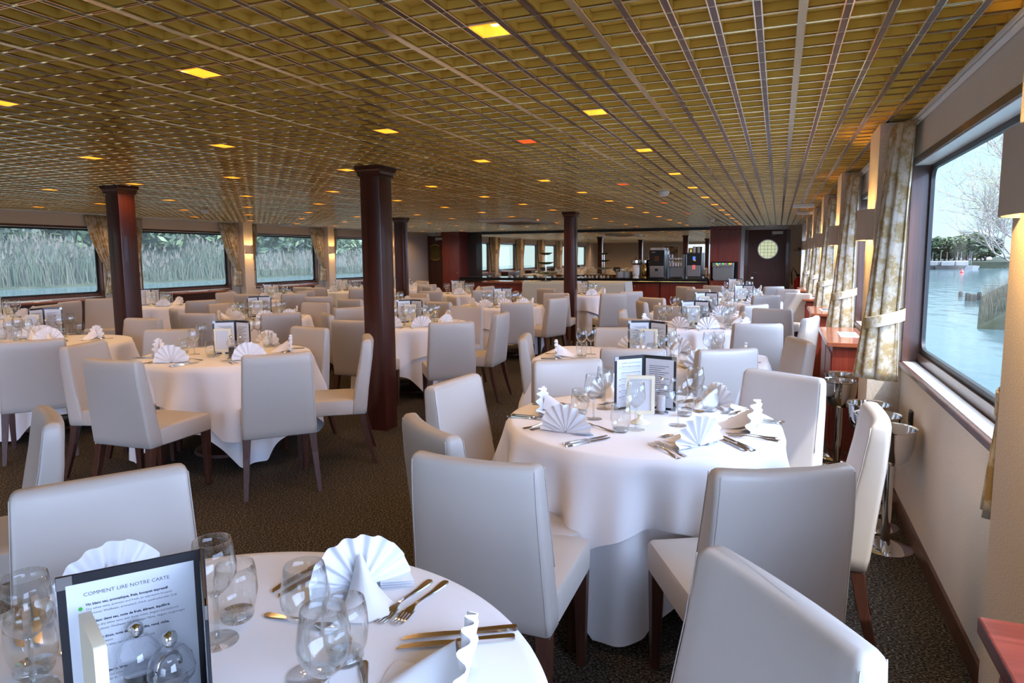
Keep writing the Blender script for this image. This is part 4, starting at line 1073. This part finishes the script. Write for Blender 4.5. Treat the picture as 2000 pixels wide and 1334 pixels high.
# buffet counter with its cloth, and the tiered stand
bx0, bx1, bx2 = fx(945, 15.6), fx(1022, 15.6), fx(1218, 15.6)
t = thing('buffet_counter', 'dark wooden buffet counter with a pale cloth over its right part', 'counter', (0, 15.95, 0))
MB().box(bx0, -.36, 0, bx2, .36, .80).obj('body', 'cabinet', t); MB().box(bx0-.05, -.41, .801, bx2+.02, .41, .845).obj('counter_top', 'counterwood', t, bevel=.004)
MB().box((bx0+bx1)/2-.004, -.366, .08, (bx0+bx1)/2+.004, -.361, .76).obj('door_gap', 'black', t)
b = MB(); e = .012
rows = []
for v in range(9):
    row = []
    q = v/8
    for j in range(41):
        u = j/40; x = bx1+(bx2+.05-bx1)*u; row.append((x, -.425-.012*q*math.sin(u*34)-.05*q, .852-.60*q))
    rows.append(row)
rows = [[(p_[0], .42, .852) for p_ in rows[0]], [(p_[0], 0, .852) for p_ in rows[0]]]+rows
b.grid(rows)
b.grid([[(bx2+.052, y_, .852) for y_ in (-.43, 0, .42)], [(bx2+.075, y_*1.08, .55) for y_ in (-.43, 0, .42)], [(bx2+.10, y_*1.12, .25) for y_ in (-.43, 0, .42)]])
M['bufcloth'] = mat('pale_green_linen', (.58, .60, .54), .8)
o = ob('buffet_cloth', b.mesh('buffet_cloth', 'bufcloth', smooth='all', recalc=False), None, (0, 15.95, 0)); tag(o, 'pale cloth hanging over the buffet counter before the bar', 'tablecloth')
t = thing('tiered_stand', 'three tier cake stand with green platters on the buffet counter', 'cake stand', (fx(1066, 15.95), 15.95, .853))
MB().lathe([(.0, 0), (.14, 0), (.14, .012), (.0, .02)], 24).obj('base', 'darkgrey', t, smooth=True)
MB().lathe([(.016, .012), (.016, .72)], 14).obj('post', 'chrome', t, smooth=True)
for z, r_ in ((.16, .31), (.42, .22), (.66, .18)):
    MB().lathe([(.018, z), (r_*.5, z+.008), (r_, z+.055), (r_-.008, z+.06), (r_*.5, z+.016), (.018, z+.010)], 36).obj('platter', 'greenglass', t, smooth=True)
# doors
def door(n, x0, x1, y, hx, label, tone):
    root = struct(ob('door_%d' % n, None, None, (x0, y, 0))); w_ = x1-x0
    fr = MB(); fr.box(-.09, -.05, 0, 0, 0, 2.15); fr.box(w_, -.05, 0, w_+.09, 0, 2.15); fr.obj('door_frame', 'framewood', root)
    MB().box(-.005, -.03, 2.15, w_+.005, 0, H-.01).obj('head_panel', 'whitelac', root)
    MB().box(.004, -.036, .01, w_-.004, -.004, 2.14).obj('door_leaf', 'doorwood', root)
    zc = 1.625; xc = w_*.52
    q = MB(); q.lathe([(.238, -.004), (.262, -.004), (.262, .012), (.238, .012), (.238, -.004)], 40, cap=False); q.f += []; q.xf(Matrix.Translation((xc, -.037, zc)) @ Matrix.Rotation(PI/2, 4, 'X')); q.obj('porthole_ring', 'brass' if tone else 'steel', root, smooth=True)
    q = MB(); q.lathe([(.0, 0), (.24, 0), (.24, .004), (.0, .004)], 40).xf(Matrix.Translation((xc, -.037, zc)) @ Matrix.Rotation(PI/2, 4, 'X')); q.obj('porthole_pane', tone or 'porthole', root)
    MB().tube([(hx, -.04, 1.0), (hx, -.085, 1.0), (hx+.13, -.085, 1.0)], .010, 8).obj('door_handle', 'steel', root, smooth='all')
    q = MB(); q.lathe([(.0, 0), (.035, 0), (.035, .01), (.0, .012)], 20).xf(Matrix.Translation((hx, -.037, .85)) @ Matrix.Rotation(PI/2, 4, 'X')); q.obj('lock_plate', 'chrome', root, smooth=True)
    MB().box(w_*.62, -.09, 2.02, w_*.62+.27, -.037, 2.10).obj('door_closer', 'white', root, bevel=.006)
    MB().tube([(w_*.62+.1, -.07, 2.015), (w_*.62-.02, -.05, 1.98)], .006, 6).obj('closer_arm', 'steel', root)
m = M['porthole'] = mat('wired_porthole_glass', (.58, .61, .44), .5, emit=(.62, .68, .42), es=.62)  # emission paints in the light coming through from behind the pane
M['amberpane'] = mat('dark_gold_pane', (.14, .11, .02), .15)
door(3, fx(1461), fx(1535), YF, .12, '', None)
door(4, XL+.10, fx(860), YF, .7, '', 'amberpane')
q = MB(); xc = fx(1461)+(fx(1535)-fx(1461))*.52
for i in range(-2, 3):
    h_ = math.sqrt(max(0, .235**2-(i*.09)**2)); q.box(xc+i*.09-.003, YF-.0435, 1.625-h_, xc+i*.09+.003, YF-.0415, 1.625+h_); q.box(xc-h_, YF-.0435, 1.625+i*.09-.003, xc+h_, YF-.0415, 1.625+i*.09+.003)
o = q.obj('porthole_bars', 'darkgrey', bpy.data.objects['door_3'])
o.location = -bpy.data.objects['door_3'].location
q = MB(); q.box(xm1+.0, YF-.06, 0, fx(1461)-.10, YF-.002, H-.01); x_ = xc1+.02
struct(MB().box(xc1+.035, YF-.08, 0, fx(1461)-.095, YF-.002, H-.01).obj('trim_3', 'whitelac'))
t = thing('tall_cabinet', 'tall reddish wooden cupboard beside the left door', 'cabinet', (fx(879, 18.3), 18.34, 0)); hw = (fx(895, 18.3)-fx(862, 18.3))/2
MB().box(-hw, 0, 0, hw, .64, H-.10).obj('body', 'cabinet', t, bevel=.003); MB().box(-hw-.012, -.012, H-.098, hw+.012, .645, H-.002).obj('cornice', 'cabinet', t, bevel=.003)
d = MB().box(-hw+.01, -.018, .05, hw-.01, -.001, H-.12).obj('door', 'cabinet', t, bevel=.003)
MB().lathe([(.0, 0), (.014, .004), (.016, .014), (.0, .02)], 12).xf(Matrix.Translation((hw-.06, -.018, .98)) @ Matrix.Rotation(PI/2, 4, 'X')).obj('knob', 'brass', d, smooth=True)
M['darkpanel'] = wood('dark_panel_wood', (.035, .022, .016), (.055, .034, .024), .4)
struct(MB().box(fx(895, 18.3)+.015, 18.97, .85, xm0-.005, YF-.001, H-.01).obj('trim_4', 'darkpanel'))
# shelf, extinguisher
t = thing('wall_shelf', 'small dark wooden shelf on the far wall right of the door', 'shelf', (.50, YF, 1.57)); MB().box(-.13, -.25, 0, .19, -.002, .03).obj('board', 'counterwood', t, bevel=.003)
MB().box(-.10, -.03, -.08, -.08, -.002, -.001).obj('bracket', 'steel', t)
tag(MB().box(.48, YF-.2, 1.601, .66, YF-.04, 1.66).obj('black_box', 'black', bevel=.004), 'small black box lying on the far wall shelf', 'box')
t = thing('fire_extinguisher', 'red fire extinguisher with a black hose beside the right door', 'fire extinguisher', (.50, 18.75, .45))
MB().lathe([(.0, 0), (.085, 0), (.09, .02), (.09, .34), (.06, .41), (.025, .43), (.025, .47), (.0, .47)], 28).obj('cylinder', 'redpaint', t, smooth=True)
MB().tube([(0, 0, .46), (-.06, -.02, .58), (-.13, -.03, .70), (-.16, -.04, .55), (-.14, -.05, .25)], .014, 8).obj('hose', 'black', t, smooth='all')
MB().box(-.05, -.015, .472, .07, .015, .52).obj('handle', 'black', t, bevel=.004)
MB().box(-.10, .09, 0, .10, .24, .03).obj('bracket', 'steel', t)
t = thing('pedestal_box', 'dark wooden box under the fire extinguisher', 'box', (.50, 18.78, 0)); MB().box(-.15, -.14, 0, .15, .19, .449).obj('body', 'doorwood', t)
# picture on the wall behind the camera, seen in the mirror
t = thing('framed_picture', 'framed picture on the rear wall, seen reflected in the bar mirror', 'picture', (-6.0, YN, 1.55), PI)
b = MB(); o_ = [(-.48, -.52), (.48, -.52), (.48, .52), (-.48, .52)]; i_ = [(-.42, -.46), (.42, -.46), (.42, .46), (-.42, .46)]
b.rings([[(p_[0], y_, p_[1]) for p_ in r_] for r_, y_ in ((i_, -.012), (i_, -.03), (o_, -.03), (o_, -.002))], False, True); b.obj('frame', 'white', t)
M['art'] = mat('painted_canvas', (.3, .2, .15), .6); colour(M['art'], ramp(M['art'], noise(M['art'], 3.5, 3), [(.35, (.10, .08, .09)), (.48, (.42, .26, .20)), (.6, (.60, .50, .42))]))
MB().box(-.41, -.014, -.45, .41, -.0125, .45).obj('canvas', 'art', t)
# ------------------------------------------------------------------ outside: river, banks, trees
WZ = -1.0
m = M['water'] = mat('river_water', (.050, .082, .092), .12, spec=.5); bump(m, noise(m, .9, 4, (1, .45, 1)), .5, .12)
o = MB().box(-64, -120, WZ-.5, 420, 520, WZ).obj('river_water', 'water'); tag(o, 'blue river water outside the windows', 'water', kind='stuff')
m = M['bankgrass'] = mat('bank_grass', (.07, .085, .05), .95, spec=.1); colour(m, ramp(m, noise(m, .5, 5), [(.35, (.018, .024, .016)), (.65, (.040, .045, .030))]))
def terrain(name, prof, ys, seed):
    r = random.Random(seed); rows = []
    for y in ys: rows.append([(x+r.uniform(-.6, .6)+dx(y), y, z+r.uniform(-.15, .15)*(z > WZ)) for (x, z) in prof for dx in (lambda y: 0,)])
    return struct(MB().grid(rows).obj(name, 'bankgrass', smooth='all'))
terrain('river_bank', [(-57.5, WZ-.6), (-59, WZ), (-62, -.3), (-68, .9), (-80, 1.6), (-120, 2)], [-60+6*i for i in range(45)], 3)
def reeds(name, n, place, h0, h1, mats, label, seed, wid=.05):
    r = random.Random(seed); b = MB()
    for i in range(n):
        x, y, z, k = place(r); h = r.uniform(h0, h1)*k; a = r.uniform(0, 6.28); ln = r.uniform(.05, .38)*h*(1 if r.random() < .8 else 1.6); w_ = wid*r.uniform(.6, 1.3)
        dx, dy = ln*math.cos(a), ln*math.sin(a); b.m = 0 if r.random() < .45 else (1 if r.random() < .7 else 2)
        c, s = 0.35, .94
        b.add([(x-w_*c, y-w_*s, z), (x+w_*c, y+w_*s, z), (x+dx*.4+w_*c*.8, y+dy*.4+w_*s*.8, z+h*.62), (x+dx*.4-w_*c*.8, y+dy*.4-w_*s*.8, z+h*.62), (x+dx, y+dy, z+h*(1-ln/h*.3))], [(0, 1, 2, 3), (3, 2, 4)])
        if len(mats) > 3 and r.random() < .06:
            b.m = 3; q = Vector((x+dx, y+dy, z+h*(1-ln/h*.3))); b.add([q+Vector((-.05, -.1, -.2)), q+Vector((.05, .1, -.15)), q+Vector((.1*math.cos(a), .1*math.sin(a), .5))], [(0, 1, 2)])
    o = ob(name, b.mesh(name, mats, recalc=False)); tag(o, label, 'reeds', kind='stuff'); return o
M['reed1'] = mat('green_reed', (.034, .048, .026), .8); M['reed2'] = mat('dry_reed', (.055, .055, .034), .8); M['reed3'] = mat('dark_reed', (.010, .014, .010), .8); M['plume'] = mat('reed_plume', (.075, .060, .045), .9)
def pl(r):
    y = (12+r.random()*105) if r.random() < .7 else -70+r.random()*82; x = -59.2-r.random()**.8*7; k = (.85 if y < 62 else .5)*(.75+.25*math.sin(y*.35)); return x, y, WZ+(-59-x)*.25, k
reeds('reed_bed', 30000, pl, 2.6, 4.7, ['reed1', 'reed2', 'reed3', 'plume'], 'tall pale reeds with pinkish plumes along the left river bank', 5, .036)
def crown(seed, n=4200, R=1.0, leaf=.115):
    r = random.Random(seed); b = MB(); lobes = [(Vector((r.uniform(-.5, .5), r.uniform(-.5, .5), r.uniform(-.25, .55))), r.uniform(.38, .62)) for _ in range(9)]
    for i in range(n):
        c, q = lobes[r.randrange(9)]; d = Vector((r.gauss(0, 1), r.gauss(0, 1), r.gauss(0, 1))).normalized(); p = c+d*q*(r.random()**.35)
        a = Vector((r.gauss(0, 1), r.gauss(0, 1), r.gauss(0, 1))).normalized(); e = a.cross(d)
        if e.length < .01: continue
        e.normalize(); f = e.cross(a); s = leaf*r.uniform(.5, 1.3); b.m = r.randrange(3)
        b.add([p-e*s, p-f*s*.5, p+e*s, p+f*s*.5], [(0, 1, 2, 3)])
    return b.mesh('foliage', ['leaf1', 'leaf2', 'leaf3'], recalc=False)
M['leaf1'] = mat('leaf_green', (.060, .095, .034), .7); M['leaf2'] = mat('leaf_olive', (.085, .11, .05), .7); M['leaf3'] = mat('leaf_dark', (.016, .028, .016), .7)
crowns = [crown(40+i) for i in range(4)]
trunk = MB().tube([(0, 0, -1.6), (.05, 0, -.8), (0, .05, 0)], [.09, .07, .03], 7).mesh('trunk', 'leg', smooth='all')
TO = ORD+['thirteenth', 'fourteenth', 'fifteenth', 'sixteenth', 'seventeenth', 'eighteenth', 'nineteenth', 'twentieth', 'twenty-first', 'twenty-second', 'twenty-third', 'twenty-fourth', 'twenty-fifth', 'twenty-sixth', 'twenty-seventh', 'twenty-eighth']
r = random.Random(11)
for i in range(28):
    y = -20+i*5.4; k = r.uniform(4.4, 6.2) if y < 90 else r.uniform(2.2, 3.0); x = -67.5-r.random()*6
    t = thing('river_tree', 'leafy green tree on the left bank behind the reeds, %s from the left' % TO[i], 'tree', (x, y, .4+k*.72), r.random()*6, 'trees along the left bank'); t.scale = (k, k*1.15, k)
    ob('foliage', crowns[i % 4], t); ob('trunk', trunk, t)
# the right side: far shore, boats, tower, near bank with a budding tree
def far_pt(px_, Y): q = aty(px_, 500, Y); return q.x
m = struct(MB().box(10, 124, WZ-.2, 200, 260, .0).obj('far_shore', 'bankgrass'))
for i in range(17):
    Y = 130+r.random()*22; x = far_pt(1782+i*9, Y); k = r.uniform(1.7, 2.5)
    t = thing('shore_tree', 'hazy tree on the far shore seen through the right window, %s from the left' % TO[i], 'tree', (x, Y, .0+k*.95), r.random()*6, 'trees on the far shore'); t.scale = (k*1.3, k*1.3, k)
    ob('foliage', crowns[i % 4], t); ob('trunk', trunk, t)
M['stone'] = mat('pale_stone', (.50, .50, .47), .9)
tx = far_pt(1903, 175)
t = thing('stone_tower', 'pale round stone tower above the far trees', 'tower', (tx, 175, .0)); MB().lathe([(3.2, 0), (3.2, 5.4), (3.0, 5.5), (3.0, 6.0), (3.2, 6.0), (3.2, 6.4), (.0, 6.4)], 28).obj('shaft', 'stone', t, smooth=True)
MB().lathe([(3.22, 4.9), (3.35, 5.0), (3.35, 5.2), (3.22, 5.3)], 28).obj('cornice', 'stone', t, smooth=True)
M['boatwhite'] = mat('boat_white', (.16, .165, .165), .5); M['boatdark'] = mat('boat_dark', (.035, .033, .03), .8); M['boatred'] = mat('boat_red', (.40, .12, .08), .6)
for i, (px_, c) in enumerate(((1806, 'boatred'), (1819, 'boatdark'), (1832, 'boatwhite'), (1848, 'boatdark'), (1862, 'boatwhite'), (1876, 'boatwhite'), (1890, 'boatdark'))):
    t = thing('moored_boat', 'small boat moored by the far shore, %s from the left' % ORD[i], 'boat', (far_pt(px_, 118), 118+r.uniform(-3, 3), WZ), r.uniform(-.3, .3), 'boats by the far shore')
    MB().rings([[(-3.2*k, 0, -.2+.9*(k > .9)*.1) if 0 else (x_*k, y_*k, z_) for x_, y_ in ((-1.9, -.7), (1.1, -.7), (2.0, 0), (1.1, .7), (-1.9, .7))] for z_, k in ((-.2, .85), (.55, 1.0))]).obj('hull', c, t)
    MB().box(-1.1, -.5, .55, .5, .5, 1.25).obj('cabin', 'boatwhite', t, bevel=.08); MB().tube([(.9, 0, .7), (.9, 0, 2.6)], .03, 6).obj('mast', 'boatwhite', t)
q = atz(1879, 533, WZ); t = thing('river_buoy', 'small red buoy floating on the river', 'buoy', (q.x, q.y, WZ)); MB().lathe([(.0, -.2), (.22, -.1), (.22, .15), (.08, .3), (.05, .5), (.0, .52)], 16).obj('float', 'redpaint', t, smooth=True)
for i, (px_, py_, h_) in enumerate(((1876, 580, .32), (1889, 587, .42), (1896, 588, .38), (1902, 588, .36), (1912, 586, .42))):
    q = atz(px_, py_, WZ); tag(MB().lathe([(.10, -.4), (.11, h_*.8), (.06, h_), (.0, h_)], 9).obj('mooring_post', 'boatdark', smooth=True), 'dark wooden stump standing in the water, %s from the left' % ORD[i], 'post', 'stumps in the river'); bpy.data.objects[-1] if 0 else None
    for o in [o for o in COL.objects if o.name.startswith('mooring_post') and not o.get('set')]: o.location = (q.x, q.y, WZ); o['set'] = 1
for o in COL.objects:
    if 'set' in o: del o['set']
struct(MB().grid([[((.242 if y > 25.5 else .315)*y+dx_, y, z_) for dx_, z_ in ((-.6, WZ-.5), (0, WZ+.05), (1.2, -.2), (4, .6), (30, 1.2))] for y in (9, 12, 15, 18, 21, 24, 25.4, 25.6, 27, 31, 36, 44)]).obj('near_bank', 'bankgrass', smooth='all'))
def pr(r):
    y = 26.5+r.random()*16; q = r.random(); x = .244*y+q*2.8; return x, y, WZ+.1, (.35+.65*min(1, q*1.6))*(.55+.45*min(1, (y-26.5)/3))
M['straw'] = mat('straw_reed', (.20, .175, .13), .85)
reeds('bank_reeds', 2600, pr, 1.5, 3.1, ['straw', 'reed2', 'reed1'], 'dry straw coloured reeds on the near bank right of the window view', 8, .014)
M['bark'] = mat('grey_bark', (.24, .21, .185), .85); M['bud'] = mat('pale_bud', (.40, .44, .22), .7)
r = random.Random(21); bb, bud = MB(), MB()
def branch(p, d, L_, rad, depth):
    pts = [p]; n = 4
    for i in range(n):
        d = (d+Vector((r.uniform(-.22, .22), r.uniform(-.22, .22), r.uniform(-.05, .20)))).normalized(); p = p+d*L_/n; pts.append(p)
    bb.tube(pts, [rad*(1-.5*i/n) for i in range(n+1)], 4 if depth < 3 else 6, False)
    if depth == 0:
        b0 = p
        for _ in range(2):
            e = (d+Vector((r.gauss(0, .5), r.gauss(0, .5), r.gauss(0, .4)))).normalized(); f = e.cross(Vector((0, 0, 1))).normalized()*.007
            bud.add([b0-f, b0+e*.015+Vector((0, 0, .006)), b0+f, b0+e*.034], [(0, 1, 3), (1, 2, 3), (0, 3, 2)])
        return
    for k in range(5 if depth > 1 else 4):
        i = r.randrange(1, n+1); e = (d*1.0+Vector((r.gauss(0, .55), r.gauss(0, .55), r.gauss(.10, .42)))).normalized()
        branch(pts[i] if k else pts[-1], e, L_*r.uniform(.55, .82), rad*.55, depth-1)
for st, d in (((4.75, 15.6, 1.0), (-.45, -.1, .85)), ((4.7, 15.4, 1.3), (-.75, 0, .55)), ((4.75, 15.8, 1.7), (-.55, .1, .8)), ((4.8, 15.5, 2.0), (-.25, -.2, 1)), ((4.7, 15.2, 1.0), (-.85, .2, .30))):
    branch(Vector(st), Vector(d).normalized(), 1.05, .028, 4)
t = thing('bare_tree', 'bare budding tree on the bank outside the nearest right window', 'tree')
bb.tube([(5.0, 15.5, -1.0), (4.9, 15.5, 0), (4.78, 15.5, 1.2), (4.75, 15.5, 2.2), (4.8, 15.5, 3.6)], [.13, .11, .09, .07, .03], 10)
bb.obj('trunk_and_branches', 'bark', t, smooth='all', recalc=False); bud.obj('buds', 'bud', t, recalc=False)
